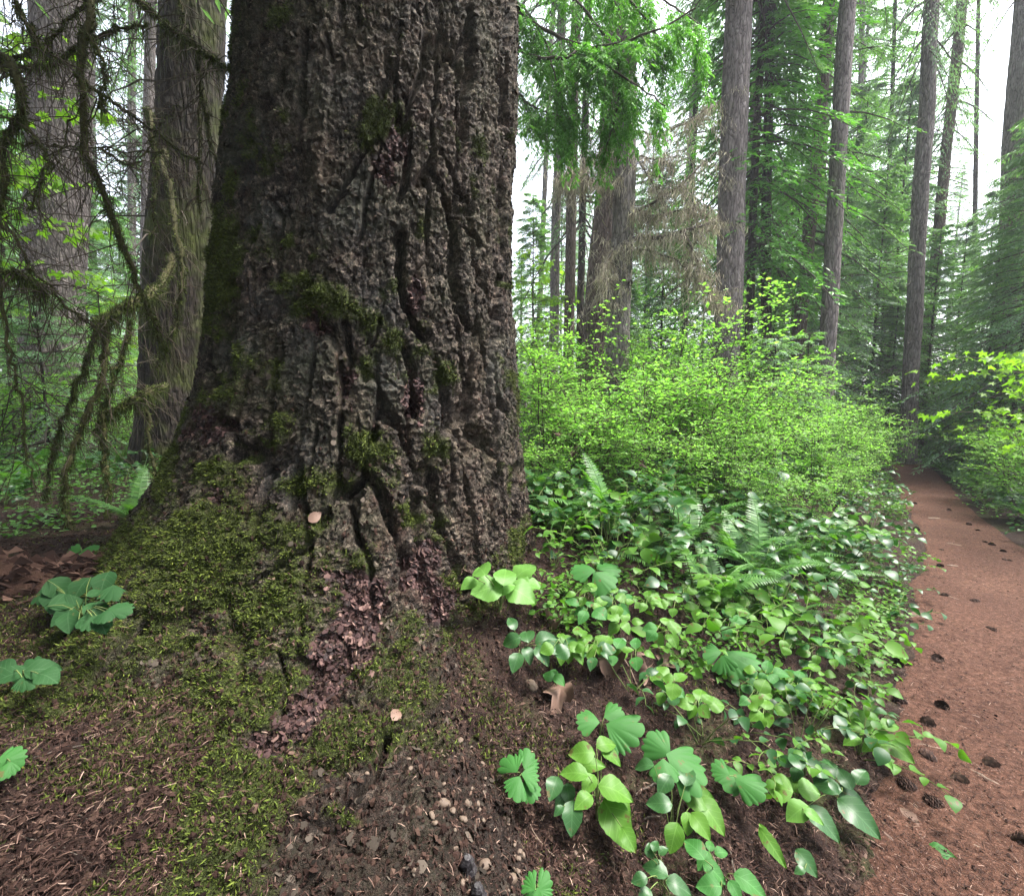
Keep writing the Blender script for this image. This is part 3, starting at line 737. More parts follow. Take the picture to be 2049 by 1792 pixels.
M_DEAD = plain('dead_branch', (0.040, 0.033, 0.027), (0.11, 0.092, 0.075), 25)

# ------------------------------------------------------------------ conifers
def crown_parts(seed, h0, h1, rad, nb=110, m=14, k=8, leaf=0.10, wid=0.27, droop=0.35, el=(-22, 38), prof=0.8, lmin=0.25):
    rng = np.random.default_rng(seed)
    u = np.sort(rng.random(nb))**0.95
    L = rad*np.maximum((1-u)**prof, 0.05)*rng.uniform(.55, 1.12, nb)*(0.75+0.25*np.minimum(u/0.12, 1))+lmin
    az = np.arange(nb)*2.39996+rng.normal(0, .35, nb)
    e = R(el[0])+(R(el[1])-R(el[0]))*u+rng.normal(0, .10, nb)
    dh = np.stack([np.cos(az), np.sin(az), 0*az], 1); zc = np.array([0, 0, 1.0])
    def pos(t): # t (..., ) broadcast with nb first
        return (L[:, None]*t*np.cos(e)[:, None])[..., None]*dh[:, None]+((h0+(h1-h0)*u)[:, None]+L[:, None]*(np.sin(e)[:, None]*t-droop*t*t))[..., None]*zc
    wood = MB()
    tt = np.linspace(0, 1, 5)[None].repeat(nb, 0)
    V, F = tubes(pos(tt), (0.008+0.011*L)[:, None]*np.linspace(1, .18, 5)[None], 4); wood.add(V, F)
    t = (np.arange(m)[None]+rng.random((nb, m)))/m*0.88+0.12
    B = pos(t)
    side = np.where((np.arange(m) % 2)[None] == 0, 1, -1)*np.ones((nb, 1))
    ang = side*R(52)*(1-0.55*t)+rng.normal(0, .18, (nb, m))
    ca, sa = np.cos(ang), np.sin(ang)
    bd = np.stack([dh[:, None, 0]*ca-dh[:, None, 1]*sa, dh[:, None, 0]*sa+dh[:, None, 1]*ca, -0.10-0.30*rng.random((nb, m))], -1)
    bl = np.clip(L[:, None]*(0.46*(1-t)+0.10), 0.12, 0.85)*rng.uniform(.65, 1.2, (nb, m))
    s = (np.arange(k)[None, None]+rng.random((nb, m, k)))/k
    Q = B[:, :, None]+bd[:, :, None]*(bl[..., None]*s)[..., None]+(-0.30*bl[..., None]*s*s)[..., None]*zc
    sd2 = np.where(np.arange(k) % 2 == 0, 1, -1)[None, None]*R(38)+rng.normal(0, .22, (nb, m, k))
    c2, s2 = np.cos(sd2), np.sin(sd2)
    D = np.stack([bd[:, :, None, 0]*c2-bd[:, :, None, 1]*s2, bd[:, :, None, 0]*s2+bd[:, :, None, 1]*c2, bd[:, :, None, 2]-0.25+rng.normal(0, .15, (nb, m, k))], -1)
    N = np.array([0, 0, 1.0])+rng.normal(0, .33, D.shape)
    S = leaf*rng.uniform(.65, 1.3, (nb, m, k))
    V, F = scatter(BLADE_V, BLADE_F, Q.reshape(-1, 3), D.reshape(-1, 3), N.reshape(-1, 3), S.ravel(), (S*wid).ravel())
    return wood, MB().add(V, F)
def trunk_mesh(name, base, top, r0, r1, bark, k=28, n=90, seed=0, flare=0.35, lump=0.05):
    """trunk from base to top (local coordinates)"""
    rng = np.random.default_rng(seed)
    t = np.linspace(0, 1, n)**1.15
    base = np.asarray(base, float); top = np.asarray(top, float)
    ax = base[None]*(1-t[:, None])+top[None]*t[:, None]
    H = np.linalg.norm(top-base); hz = t*H
    ax[:, 0] += 0.25*r0*fbm(hz*0.35, hz*0+seed, oct=2, s=seed)*np.minimum(hz, 1); ax[:, 1] += 0.25*r0*fbm(hz*0.35, hz*0+seed+40, oct=2, s=seed)
    th = np.arange(k)*2*math.pi/k
    rr = (r0+(r1-r0)*t)[:, None]*np.ones(k)
    rr = rr*(1+flare*np.exp(-hz/0.45)[:, None]*(1+0.5*np.sin(th*4+seed)[None]))
    TH, HZ = np.meshgrid(th, hz)
    cx, sx = np.cos(TH), np.sin(TH)
    g1, g2, gi, _, _ = worley(TH*k/6.283/2.2+.6*fbm(cx*3, sx*3, HZ*2, oct=2, s=seed+7), HZ/0.22+fbm(cx*2, sx*2, HZ*1.5, oct=2, s=seed+3), seed % 97)
    rr = rr*(1+lump*(fbm(cx*1.3, sx*1.3, HZ*1.1, oct=3, s=seed+1))+lump*(gi-.5)-1.1*lump*(1-sstep(0, .3, g2-g1)))
    V = np.stack([ax[:, None, 0]+rr*cx, ax[:, None, 1]+rr*sx, ax[:, None, 2]+0*rr], -1)
    i = np.arange(n-1)[:, None]*k; j = np.arange(k)[None]; j2 = (j+1) % k
    F = np.stack([i+j, i+j2, i+k+j2, i+k+j], -1).reshape(-1, 4)
    cap = np.array([ax[-1]+np.array([0, 0, r1*.6])])
    Fc = np.stack([np.full(k, n*k), (n-1)*k+np.arange(k), (n-1)*k+(np.arange(k)+1) % k], -1)
    return MB().add(np.vstack([V.reshape(-1, 3), cap]), [F, Fc]).mesh(name, bark)
def stubs_mesh(seed, h0, h1, r0, n, lmax, m=M_DEAD, lean=None, droop=0.25):
    """bare dead twigs low on a trunk"""
    rng = np.random.default_rng(seed); q = 6
    z = rng.uniform(h0, h1, n); az = rng.uniform(0, 6.283, n); L = rng.uniform(.25, 1, n)*lmax
    t = np.linspace(0, 1, q)
    dh = np.stack([np.cos(az), np.sin(az), 0*az], 1)
    P = dh[:, None]*(L[:, None]*t)[..., None]
    P[..., 2] += z[:, None]+L[:, None]*(rng.uniform(-.3, .35, n)[:, None]*t-droop*t*t)
    P += np.cumsum(rng.normal(0, .025, P.shape), 1)*L[:, None, None]
    if lean is not None:
        P[..., :2] += (P[..., 2:3])*np.asarray(lean)[None, None]
    mb = MB(); V, F = tubes(P, (0.006+0.007*L)[:, None]*np.linspace(1, .25, q)[None], 4); mb.add(V, F)
    ns = n*4; pi = rng.integers(0, n, ns); ti = rng.integers(2, q, ns)
    S = P[pi, ti]; d = nrm(dh[pi]+rng.normal(0, .7, (ns, 3))+np.array([0, 0, -.3])); l2 = L[pi]*rng.uniform(.15, .45, ns)
    tt = np.linspace(0, 1, 4)
    Q = S[:, None]+d[:, None]*(l2[:, None]*tt)[..., None]; Q[..., 2] -= (l2[:, None]*tt*tt)*.3
    V, F = tubes(Q, np.linspace(.004, .0015, 4)[None].repeat(ns, 0), 3); mb.add(V, F)
    return mb.mesh('dead_branches', m)

# crowns shared between trees
def two(seed, mtl, **kw):
    w_, c_ = crown_parts(seed, **kw)
    return w_.mesh('branches', M_DEAD), c_.mesh("crown", mtl, False)
CR = {}
CR['young1'] = two(1, M_HEM, h0=.4, h1=9, rad=2.2, nb=150, m=17, k=9, leaf=.115)
CR['young2'] = two(2, M_HEMB, h0=.5, h1=11, rad=2.5, nb=160, m=17, k=9, leaf=.12)
CR['mid1'] = two(3, M_HEM, h0=3.2, h1=17, rad=2.5, nb=170, m=17, k=8, leaf=.12)
CR['mid2'] = two(4, M_HEMB, h0=4.5, h1=19, rad=2.7, nb=170, m=17, k=8, leaf=.12, droop=.5)
CR['tall1'] = two(5, M_HEMB, h0=9, h1=27, rad=3.0, nb=170, m=17, k=8, leaf=.14)
CR['tall2'] = two(6, M_HEM, h0=11, h1=29, rad=3.2, nb=170, m=17, k=8, leaf=.14, droop=.45)
CR['cedar1'] = two(7, M_CEDAR, h0=3.9, h1=15, rad=2.0, nb=150, m=18, k=9, leaf=.12, wid=.36, droop=.55)
CR['sap1'] = two(8, M_HEM, h0=.15, h1=3.2, rad=1.05, nb=80, m=14, k=8, leaf=.06)
CR['sap2'] = two(9, M_HEMB, h0=.15, h1=2.3, rad=.9, nb=64, m=14, k=8, leaf=.055)

# ------------------------------------------------------------------ shrubs, ferns, salal
def huckle(seed, H, spread, nst=7, nleaf=4200, lf=0.043, m=None):
    rng = np.random.default_rng(seed)
    mb = MB(); tips = []; dirs = []
    for _ in range(nst):
        a = rng.uniform(0, 6.283); h = H*rng.uniform(.5, 1.12); sp = spread*rng.uniform(.3, .95)
        e = np.array([math.cos(a)*sp, math.sin(a)*sp, h])
        P = curve([(0, 0, -.05), e*np.array([.25, .25, .4])+rng.normal(0, .05, 3), e*np.array([.6, .6, .75])+rng.normal(0, .06, 3), e], 9)
        mb.add(*tube(P, np.linspace(.009, .003, 9), 5))
        nb = 16
        for b in range(nb):
            t = rng.uniform(.28, 1.0); p = P[min(8, int(t*8.99))]
            d = nrm(np.array([rng.normal(), rng.normal(), rng.normal(.10, .3)])+nrm(e)*0.5*np.array([1, 1, .3])); l = rng.uniform(.22, .55)*(H/1.5)**.5
            Q = p+d*np.linspace(0, 1, 5)[:, None]*l; Q[:, 2] -= .10*l*np.linspace(0, 1, 5)**2
            mb.add(*tube(Q, np.linspace(.0035, .0012, 5), 3))
            for c in range(5):
                q0 = Q[rng.integers(1, 5)]; d2 = nrm(d+rng.normal(0, .8, 3)*np.array([1, 1, .35])); l2 = l*rng.uniform(.3, .6)
                Q2 = q0+d2*np.linspace(0, 1, 3)[:, None]*l2
                mb.add(*tube(Q2, [.0018, .0014, .0009], 3)); tips.append((q0, d2, l2))
            tips.append((p, d, l))
    P0 = np.array([t[0] for t in tips]); D0 = np.array([t[1] for t in tips]); L0 = np.array([t[2] for t in tips])
    i = rng.choice(len(P0), nleaf, p=L0/L0.sum()); s = rng.random(nleaf)
    sd = np.cross(D0[i], np.array([0, 0, 1.0])); sg = np.where(rng.random(nleaf) < .5, 1, -1)[:, None]
    D = nrm(D0[i]*.5+sd*sg+rng.normal(0, .3, (nleaf, 3)))
    V, F = scatter(*OVAL, P0[i]+D0[i]*(s*L0[i])[:, None], D, np.array([0, 0, 1.])+rng.normal(0, .24, (nleaf, 3)), lf*rng.uniform(.6, 1.3, nleaf))
    return mb.mesh('stems', M_TWIG), MB().add(V, F).mesh('foliage', m or M_HUCK, False)
def salal(seed, nst=6, reach=.45, H=.35, lf=.075, m=None, step=.055):
    rng = np.random.default_rng(seed); mb = MB(); P_, D_, N_, S_ = [], [], [], []
    for _ in range(nst):
        a = rng.uniform(0, 6.283); r_ = reach*rng.uniform(.4, 1.1); h = H*rng.uniform(.35, 1.1)
        e = np.array([math.cos(a)*r_, math.sin(a)*r_, h])
        n = max(5, int(np.linalg.norm(e)/step))
        P = curve([(0, 0, -.03), e*np.array([.3, .3, .6])+rng.normal(0, .03, 3), e*np.array([.7, .7, .95])+rng.normal(0, .03, 3), e*np.array([1, 1, .92])], n)
        mb.add(*tube(P, np.linspace(.0035, .0015, n), 4))
        T = nrm(np.gradient(P, axis=0))
        for q in range(1, n):
            if q/n < .22: continue
            sgn = 1 if q % 2 else -1
            sd = nrm(np.cross(T[q], (0, 0, 1.0)))
            P_.append(P[q]); D_.append(nrm(T[q]*.55+sd*sgn+rng.normal(0, .25, 3)+np.array([0, 0, -.1])))
            N_.append(np.array([0, 0, 1.0])+rng.normal(0, .38, 3)); S_.append(lf*rng.uniform(.6, 1.25))
    S_ = np.array(S_); P_ = np.array(P_)
    V, F = scatter(*SALAL, P_, D_, N_, S_, S_*rng.uniform(.85, 1.2, len(S_)))
    return mb.mesh('stems', M_STEM), MB().add(V, F).mesh('foliage', m or M_SALF)
def frond(seed, L=.7, n=34, wmax=.085, arch=.55, mt=None):
    rng = np.random.default_rng(seed)
    t = np.linspace(0, 1, 16); P = np.stack([L*t*.9, 0.03*L*np.sin(t*2+seed), L*(arch*t*1.1-arch*1.15*t*t)], -1)
    mb = MB(); mb.add(*tube(P, np.linspace(.0032, .0008, 16), 4))
    s = np.linspace(.10, .99, n); C = np.stack([np.interp(s, t, P[:, q]) for q in range(3)], -1)
    T = nrm(np.stack([np.gradient(C[:, q]) for q in range(3)], -1))
    up = nrm(np.cross(T, np.cross((0, 0, 1.), T)))
    sd = np.cross(up, T)
    ln = wmax*np.sin(np.clip(s*1.05+.12, 0, 1)**.75*math.pi)**.8+.004
    for sg in (-1, 1):
        D = nrm(sd*sg+T*.28+up*-.12+rng.normal(0, .05, C.shape))
        pv = np.array([(0, -.5, 0), (0, .5, 0), (.55, .42, .02), (.55, -.34, .02), (1, 0, -.07)]); pf = [np.array([(0, 3, 2, 1)]), np.array([(3, 4, 2)])]
        V, F = scatter(pv, pf, C, D, up+rng.normal(0, .12, C.shape), ln, np.minimum(ln*.26, .017)*1.0*np.ones(n))
        mb.add(V, F)
    return mb.mesh('frond', mt or M_FERN, False)
FRONDS = [frond(1), frond(2, .8, 38, .095, .4), frond(3, .6, 30, .08, .75)]
def make_fern(label, seed, loc, n=9, sc=1.0, tilt=(10, 55), group='sword ferns', az=None):
    rng = np.random.default_rng(seed)
    o = thing('sword_fern', label, 'fern', loc, 0, group)
    for i in range(n):
        f = link('frond', FRONDS[int(rng.integers(0, 3))], o)
        a = (i/n*6.283+rng.normal(0, .25)) if az is None else R(rng.uniform(*az))
        f.rotation_euler = (rng.normal(0, .15), -R(rng.uniform(*tilt)), a)
        s_ = sc*rng.uniform(.75, 1.15); f.scale = (s_, s_, s_)
    return o
def maple_spray(seed, H, layers, reach, lf=.085, n=150):
    """thin stems with flat layers of broad leaves"""
    rng = np.random.default_rng(seed); mb = MB(); P_, D_, N_, S_ = [], [], [], []
    top = np.array([rng.normal(0, .2), rng.normal(0, .2), H])
    St = curve([(0, 0, -.1), top*.5+rng.normal(0, .1, 3), top], 12); mb.add(*tube(St, np.linspace(.018, .006, 12), 6))
    for l in range(layers):
        t = rng.uniform(.35, 1); p = St[int(t*11)]; a = rng.uniform(0, 6.283); r_ = reach*rng.uniform(.6, 1.1)
        e = p+np.array([math.cos(a)*r_, math.sin(a)*r_, rng.uniform(-.05, .35)])
        Q = curve([p, (p+e)/2+np.array([0, 0, .12]), e], 9); mb.add(*tube(Q, np.linspace(.006, .0015, 9), 4))
        k = n//layers
        for q in range(k):
            s = rng.uniform(.25, 1); c = Q[int(s*8)]; off = rng.normal(0, .17, 3)*np.array([1, 1, .22])
            P_.append(c+off); D_.append(np.array([off[0], off[1], -.25])+rng.normal(0, .1, 3)); N_.append(np.array([0, 0, 1.])+rng.normal(0, .28, 3)); S_.append(lf*rng.uniform(.55, 1.15))
    V, F = scatter(MAPLE[0], MAPLE[1], P_, D_, N_, np.array(S_))
    return mb.mesh('stems', M_TWIG), MB().add(V, F).mesh('foliage', M_MAPLE)
def put(name, meshes, label, cat, loc, rz=0, sc=1.0, group=None, parts=('stems', 'foliage')):
    o = thing(name, label, cat, loc, rz, group, sc)
    for p, me in zip(parts, meshes): link(p, me, o)
    return o
# ------------------------------------------------------------------ the trees, each a thing of its own
def on_plane(px, py, Y):
    r_ = ray(px, py); return CAM+r_*(Y/r_[..., 1:2] if r_.ndim > 1 else Y/r_[1])
def tree(name, label, p1, p2, wpx, Y, top, bark, seed, crown=None, group=None, taper=.55, stubs=None, cscale=.72, czs=1.0, flare=.35, k=28, n=90, rz=0.0):
    A = on_plane(p1[0], p1[1], Y); B = on_plane(p2[0], p2[1], Y)
    if A[2] > B[2]: A, B = B, A
    sl_ = (B-A)/(B[2]-A[2])
    base = A-sl_*(A[2]-float(G(A[0], A[1])))
    gz = float(G(base[0], base[1])); base = A-sl_*(A[2]-gz)
    r0 = wpx/2*Y/FPX*1.03
    o = thing(name, label, 'tree', base, 0, group)
    tp = sl_*top
    link('trunk', trunk_mesh('trunk', -sl_*0.25, tp, r0, r0*taper, bark, k, n, seed, flare), o)
    if stubs: link('dead_branches', stubs_mesh(seed+500, stubs[0], stubs[1], r0, stubs[2], stubs[3], lean=sl_[:2]), o)
    if crown:
        for nm, me in zip(('branches', 'crown'), CR[crown]):
            c = link(nm, me, o); c.rotation_euler = (0, 0, rz or seed*1.7)
            c.scale = (cscale, cscale, czs); c.location = (sl_[0]*top*.5, sl_[1]*top*.5, 0)
    return o
TREES = [
 ('fir_tree', 'thick pale grey trunk beyond the hanging mossy branches at the left edge', (114, 600), (118, 200), 94, 7.5, 26, B_GREY, 11, 'tall1', .6, (3, 9, 26, 1.2)),
 ('fir_tree', 'broad moss covered trunk just behind the huge old fir', (345, 700), (376, 200), 108, 5.2, 24, B_MOSS, 12, 'tall2', .62, (1.0, 8, 40, 1.3)),
 ('fir_tree', 'thin pale trunk standing beyond the thick grey trunk on the left', (187, 560), (184, 250), 13, 19, 24, B_GREY, 13, 'tall1', .6, None),
 ('fir_tree', 'short looking pale trunk showing through leaves between the two left trunks', (261, 600), (262, 350), 15, 17, 22, B_GREY, 14, 'mid2', .6, None),
 ('fir_tree', 'pale narrow trunk close beside the moss covered trunk', (294, 450), (300, 100), 20, 13, 25, B_GREY, 15, 'tall2', .6, None),
 ('fir_tree', 'wide brown trunk right behind the grey broken snag', (1201, 650), (1222, 350), 66, 9.0, 26, B_BROWN, 16, 'tall2', .65, (3.5, 10, 30, 1.3)),
 ('fir_tree', 'tall straight pinkish grey trunk in the open standing above the bright bushes', (1448, 640), (1478, 60), 50, 9.0, 27, B_GREY, 17, 'tall1', .62, (5, 11, 16, .9)),
 ('cedar_tree', 'left one of two slim dark trunks with bright cedar foliage on top', (1497, 680), (1513, 300), 16, 10, 15, B_DARK, 18, 'cedar1', .55, (1.5, 5, 34, 1.1)),
 ('cedar_tree', 'right one of two slim dark trunks with bright cedar foliage on top', (1530, 660), (1534, 400), 20, 10.4, 15, B_DARK, 19, 'cedar1', .55, (1.5, 5, 34, 1.2)),
 ('hemlock_tree', 'slim reddish dark trunk leaning right past the pair of dark cedars', (1596, 690), (1618, 450), 25, 10.8, 18, B_BROWN, 20, 'mid1', .6, (1.2, 6, 30, 1.2)),
 ('fir_tree', 'medium grey trunk rising out of the bright bushes before the dark hemlocks', (1652, 760), (1687, 150), 29, 9.2, 24, B_GREY, 21, 'tall2', .7, (1.5, 8, 20, .9)),
 ('fir_tree', 'slender grey trunk at the bend where the trail disappears', (1817, 860), (1864, 0), 27, 10.6, 23, B_GREY, 22, 'tall1', .66, (1.2, 9, 30, 1.0)),
 ('hemlock_tree', 'very thin dark hemlock stem left of the trail bend trunk', (1773, 500), (1790, 20), 9, 16, 19, B_DARK, 23, 'mid1', .5, (3, 10, 24, 1.2)),
 ('fir_tree', 'thin pale far trunk between the medium grey trunk and the dark stem', (1715, 480), (1724, 100), 11, 20, 26, B_GREY, 24, 'tall1', .6, None),
 ('dead_tree', 'bare thin dead trunk outlined against open white sky', (1951, 320), (1957, 20), 9, 18, 20, B_DARK, 25, None, .5, (4, 18, 40, 1.1)),
 ('fir_tree', 'thick grey trunk half cut off by the top right corner', (2036, 250), (2056, 0), 36, 12, 26, B_GREY, 26, 'tall2', .7, None),
 ('fir_tree', 'brownish trunk standing close behind the trail bend trunk', (1868, 560), (1884, 400), 19, 14, 24, B_BROWN, 27, 'tall1', .6, (2, 8, 20, .9)),
 ('fir_tree', 'hazy thin trunk right beside the edge of the huge old fir', (1082, 560), (1092, 330), 11, 20, 25, B_GREY, 28, 'tall2', .6, None),
 ('fir_tree', 'greyish trunk with lichen twigs left of the snag, paler than its neighbours', (1110, 560), (1117, 300), 19, 14, 25, B_GREY, 29, 'tall1', .65, (3, 10, 26, 1.0)),
 ('fir_tree', 'purplish brown straight trunk left of the snag', (1140, 560), (1146, 300), 21, 12, 24, B_BROWN, 30, 'tall2', .65, None),
 ('hemlock_tree', 'dark narrow trunk pressed between the purplish trunk and the wide brown one', (1162, 600), (1168, 350), 15, 13, 20, B_DARK, 31, 'mid2', .6, None),
 ('hemlock_tree', 'dark slanting stem in shade between the snag and the pinkish grey trunk', (1372, 600), (1382, 400), 12, 15, 17, B_DARK, 32, 'mid1', .6, (2, 6, 22, 1.2)),
]
for nm, lab, p1, p2, wp, Y, top, bk, sd, cr, tp, st in TREES:
    tree(nm, lab, p1, p2, wp, Y, top, bk, sd, cr, None, tp, st, flare=.12 if wp == 66 else .35, cscale=1.0 if cr == 'cedar1' else (.42 if p1[0] > 1800 else .72), k=44 if wp > 40 else 24, n=240 if wp > 40 else 100)

# young hemlocks and cedars whose boughs reach the ground
def conifer(name, label, px, Y, crown, seed, sc=1.0, group=None, hz=9, r0=.07):
    p = on_plane(px, 800, Y); z = float(G(p[0], p[1]))
    o = thing(name, label, 'tree', (p[0], p[1], z), seed*1.3, group, sc)
    link('trunk', trunk_mesh('trunk', (0, 0, -.2), (0, 0, hz), r0, .01, B_DARK, 10, 30, seed), o)
    for n_, me in zip(('branches', 'crown'), CR[crown]): link(n_, me, o)
    return o
YOUNG = [(1950, 15, 'young2', .72), (1992, 13, 'young1', .62), (1640, 10.8, 'young2', .5), (1850, 12.2, 'young1', .66), (2030, 9.2, 'young2', .66), (1540, 12.5, 'young1', .55), (1440, 13.5, 'young2', .5), (1210, 16, 'young2', .7), (1255, 13, 'young1', .5), (1780, 11.8, 'young1', .5), (1575, 14.5, 'young1', 1.0), (1665, 12.5, 'young2', .72), (1738, 12.6, 'young1', .85), (1770, 14.5, 'young2', 1.0), (1900, 13.0, 'young2', .58), (1968, 10.6, 'young1', .58),
         (2090, 8.2, 'young2', .8), (1915, 17, 'young1', .75), (2110, 10.5, 'young1', 1.2), (1690, 18, 'young2', 1.2), (1590, 20, 'young1', 1.2), (1480, 18, 'young2', .9), (1400, 17, 'young1', .85),
         (1318, 15, 'young2', .75), (1285, 19, 'young1', 1.1), (1065, 17, 'young1', .9), (1120, 22, 'young2', 1.0), (1345, 23, 'young1', 1.1),
         (40, 9.2, 'young1', .72), (-90, 7.5, 'young2', .8), (190, 11, 'young2', .62), (250, 15, 'young1', .8), (130, 13.5, 'young1', 1.0), (20, 14, 'young2', 1.2), (310, 19, 'young2', 1.0), (420, 12, 'young1', .7)]
_pr = {}
for i, (px, Y, cr, sc) in enumerate(YOUNG):
    lab = 'young hemlock with dark drooping boughs reaching down to the forest floor'
    p = on_plane(px, 800, Y); z = float(G(p[0], p[1]))
    if cr not in _pr: _pr[cr] = conifer('hemlock_tree', lab, px, Y, cr, 60+i, sc, 'young hemlocks among the big trunks', 9 if cr == 'young1' else 11)
    else: dup(_pr[cr], (p[0], p[1], z), i*1.9, sc, lab, 'young hemlocks among the big trunks')
# tall trees farther back
rng = np.random.default_rng(77)
FARP = []
for i in range(400):
    Y = rng.uniform(20, 62); px = rng.uniform(-250, 2300)
    if 1885 < px < 2000 and Y > 17: continue            # the open sky above the trail
    if 1040 < px < 1080 and Y < 45: continue
    x = (px-1024)/FPX*Y
    if all((x-a)**2+(Y-b)**2 > 3.0**2 for a, b in FARP): FARP.append((x, Y))
    if len(FARP) >= 88: break
_fp = []
for i, (x, Y) in enumerate(FARP):
    lab = 'unseen conifer added out of view to shade the big trunk and litter'; z = float(G(x, Y)); v = i % 4
    if i < 4:
        o = thing('conifer_tree', lab, 'tree', (x, Y, z), i, 'tall conifers deep in the forest')
        hz = [27, 29, 17, 19][v]
        link('trunk', trunk_mesh('trunk', (0, 0, -.4), (0, 0, hz*.97), .24, .05, [B_GREY, B_BROWN, B_DARK, B_GREY][v], 14, 60, 200+i), o)
        for n_, me in zip(('branches', 'crown'), CR[['tall1', 'tall2', 'mid1', 'mid2'][v]]): link(n_, me, o)
        _fp.append(o)
    else: dup(_fp[v], (x, Y, z), i*2.1, float(rng.uniform(.8, 1.2)), lab, 'tall conifers deep in the forest')
# unseen conifers added behind and left of the camera to shade the trunk
for i, (x, y, v, s) in enumerate([(-4.5, -3.5, 1, .9), (-1.0, -6.0, 3, 1.0), (-7.0, 1.0, 2, 1.0), (3.5, -7.5, 0, 1.0), (-6.5, -8, 3, 1.1), (-9, 5, 0, 1), (-2.6, -1.6, 2, .95), (-2.5, 0.3, 2, 1.2), (-2.3, -0.7, 2, 1.0), (-3.4, -2.6, 3, 1.0), (-1.2, -2.4, 2, 1.1), (-0.6, -3.4, 3, .9), (-4.6, 0.6, 2, 1.0), (1.8, -4.2, 2, .8)]):
    dup(_fp[v], (x, y, float(G(x, y))), i*1.1, s, 'unseen conifer added out of view to shade the big trunk and litter', 'tall conifers deep in the forest')

# maples with bright flat leaves
MS = [maple_spray(1, 3.2, 9, .9, .10, 260), maple_spray(2, 2.4, 8, .8, .09, 220), maple_spray(3, 4.6, 12, 1.2, .12, 380), maple_spray(9, 2.2, 12, 1.35, .085, 260)]
_mp = {}
MAPS = [(2075, 5.9, 3, 'second bright vine maple just behind the one overhanging the right side of the trail', 1.05), (2120, 5.2, 3, 'bright vine maple branch of flat leaves hanging low over the right side of the trail', .78), (2130, 4.6, 0, 'vine maple whose leaves fill the right edge above the trail', .95), (2075, 6.2, 1, 'bright vine maple with flat layers of leaves at the right edge by the trail', .95), (2120, 7.4, 0, 'vine maple reaching in from the right edge, farther back than the brightest one', .9),
        (1930, 9.2, 1, 'small vine maple beside the trail bend with few pale leaves', .8), (1600, 11.6, 1, 'low vine maple in front of the dark hemlocks', .8),
        (1095, 12.5, 2, 'tall bright maple glowing behind the edge of the huge old fir', 1.0), (1170, 15, 2, 'bright maple behind the purplish trunk', 1.2), (1320, 16, 2, 'bright maple between the snag and the pinkish grey trunk', 1.1),
        (250, 10, 2, 'bright leafy maple left of the moss covered trunk', .8), (20, 6.0, 2, 'leafy maple overhanging the top left corner', 1.1), (400, 9, 1, 'small maple glimpsed between the moss covered trunk and the huge fir', 1.0), (1060, 18, 2, 'distant yellow green maple beside the huge fir', 1.4)]
for px, Y, v, lab, sc in MAPS:
    p = on_plane(px, 800, Y); loc = (p[0], p[1], float(G(p[0], p[1])))
    if v not in _mp: _mp[v] = put('vine_maple', MS[v], lab, 'shrub', loc, px*.01, sc)
    else: dup(_mp[v], loc, px*.013, sc, lab)
# ------------------------------------------------------------------ undergrowth
HK = [huckle(1, 1.5, .75, 8, 3500), huckle(2, 1.6, .8, 9, 3800), huckle(3, 1.2, .75, 8, 3000)]
HL = [(1092, 4.5, 0, .86), (1180, 5.2, 1, .92), (1150, 3.8, 2, .80), (1292, 4.5, 2, 1.0), (1380, 5.4, 1, 1.10), (1330, 6.3, 0, 1.1), (1470, 6.4, 1, .98), (1425, 4.7, 2, .92), (1535, 7.0, 0, .95), (1605, 7.6, 1, .85), (1560, 5.9, 2, .9),
      (1685, 8.2, 2, 1.0), (1722, 9.2, 0, .7), (1640, 6.4, 2, .80), (1240, 7.2, 0, 1.05), (1105, 6.6, 1, 1.0), (1480, 8.6, 1, 1.15), (1060, 8.2, 0, 1.1), (1345, 8.4, 0, 1.2), (1210, 4.0, 2, .7), (1500, 5.2, 2, .72), (1600, 9.4, 0, 1.0), (1400, 10, 1, 1.2), (1160, 9.5, 0, 1.1), (1560, 4.5, 2, .62), (1640, 5.2, 0, .55), (1695, 6.1, 2, .72), (1742, 7.3, 0, .62), (1460, 3.9, 0, .50), (1350, 3.7, 2, .55), (1250, 3.6, 0, .48), (1615, 4.0, 2, .44), (1690, 5.0, 0, .42), (1770, 8.6, 2, .8), (1725, 5.6, 2, .42), (1530, 3.6, 0, .36), (1090, 3.5, 2, .5)]
HLR = [(1965, 8.9, 2, .85), (2050, 6.3, 2, .9), (2010, 7.6, 0, .62), (2110, 5.4, 2, .9), (1925, 11, 2, .9)]
HLL = [(40, 6.0, 2, .85), (150, 6.8, 0, .7), (-50, 5.0, 2, .9), (225, 8.2, 1, .8), (90, 8.6, 0, .85), (385, 6.6, 2, .75), (260, 6.4, 2, .6), (-10, 7.4, 1, .8), (180, 10, 1, .9)]
_hp = {}
def place_h(lst, lab, grp):
    for i, (px, Y, v, sc) in enumerate(lst):
        p = on_plane(px, 800, Y); loc = (p[0], p[1], float(G(p[0], p[1])))
        if v not in _hp: _hp[v] = put('huckleberry_bush', HK[v], lab, 'bush', loc, px*.01, sc, grp)
        else: dup(_hp[v], loc, px*.037, sc, lab, grp)
place_h(HL, 'bright green huckleberry bush with tiny leaves between the huge fir and the trail', 'huckleberry bushes left of the trail')
place_h(HLR, 'huckleberry bush growing on the right side of the trail', 'huckleberry bushes on the far side of the trail')
place_h(HLL, 'shaded huckleberry bush left of the huge old fir', 'huckleberry bushes in the shade')
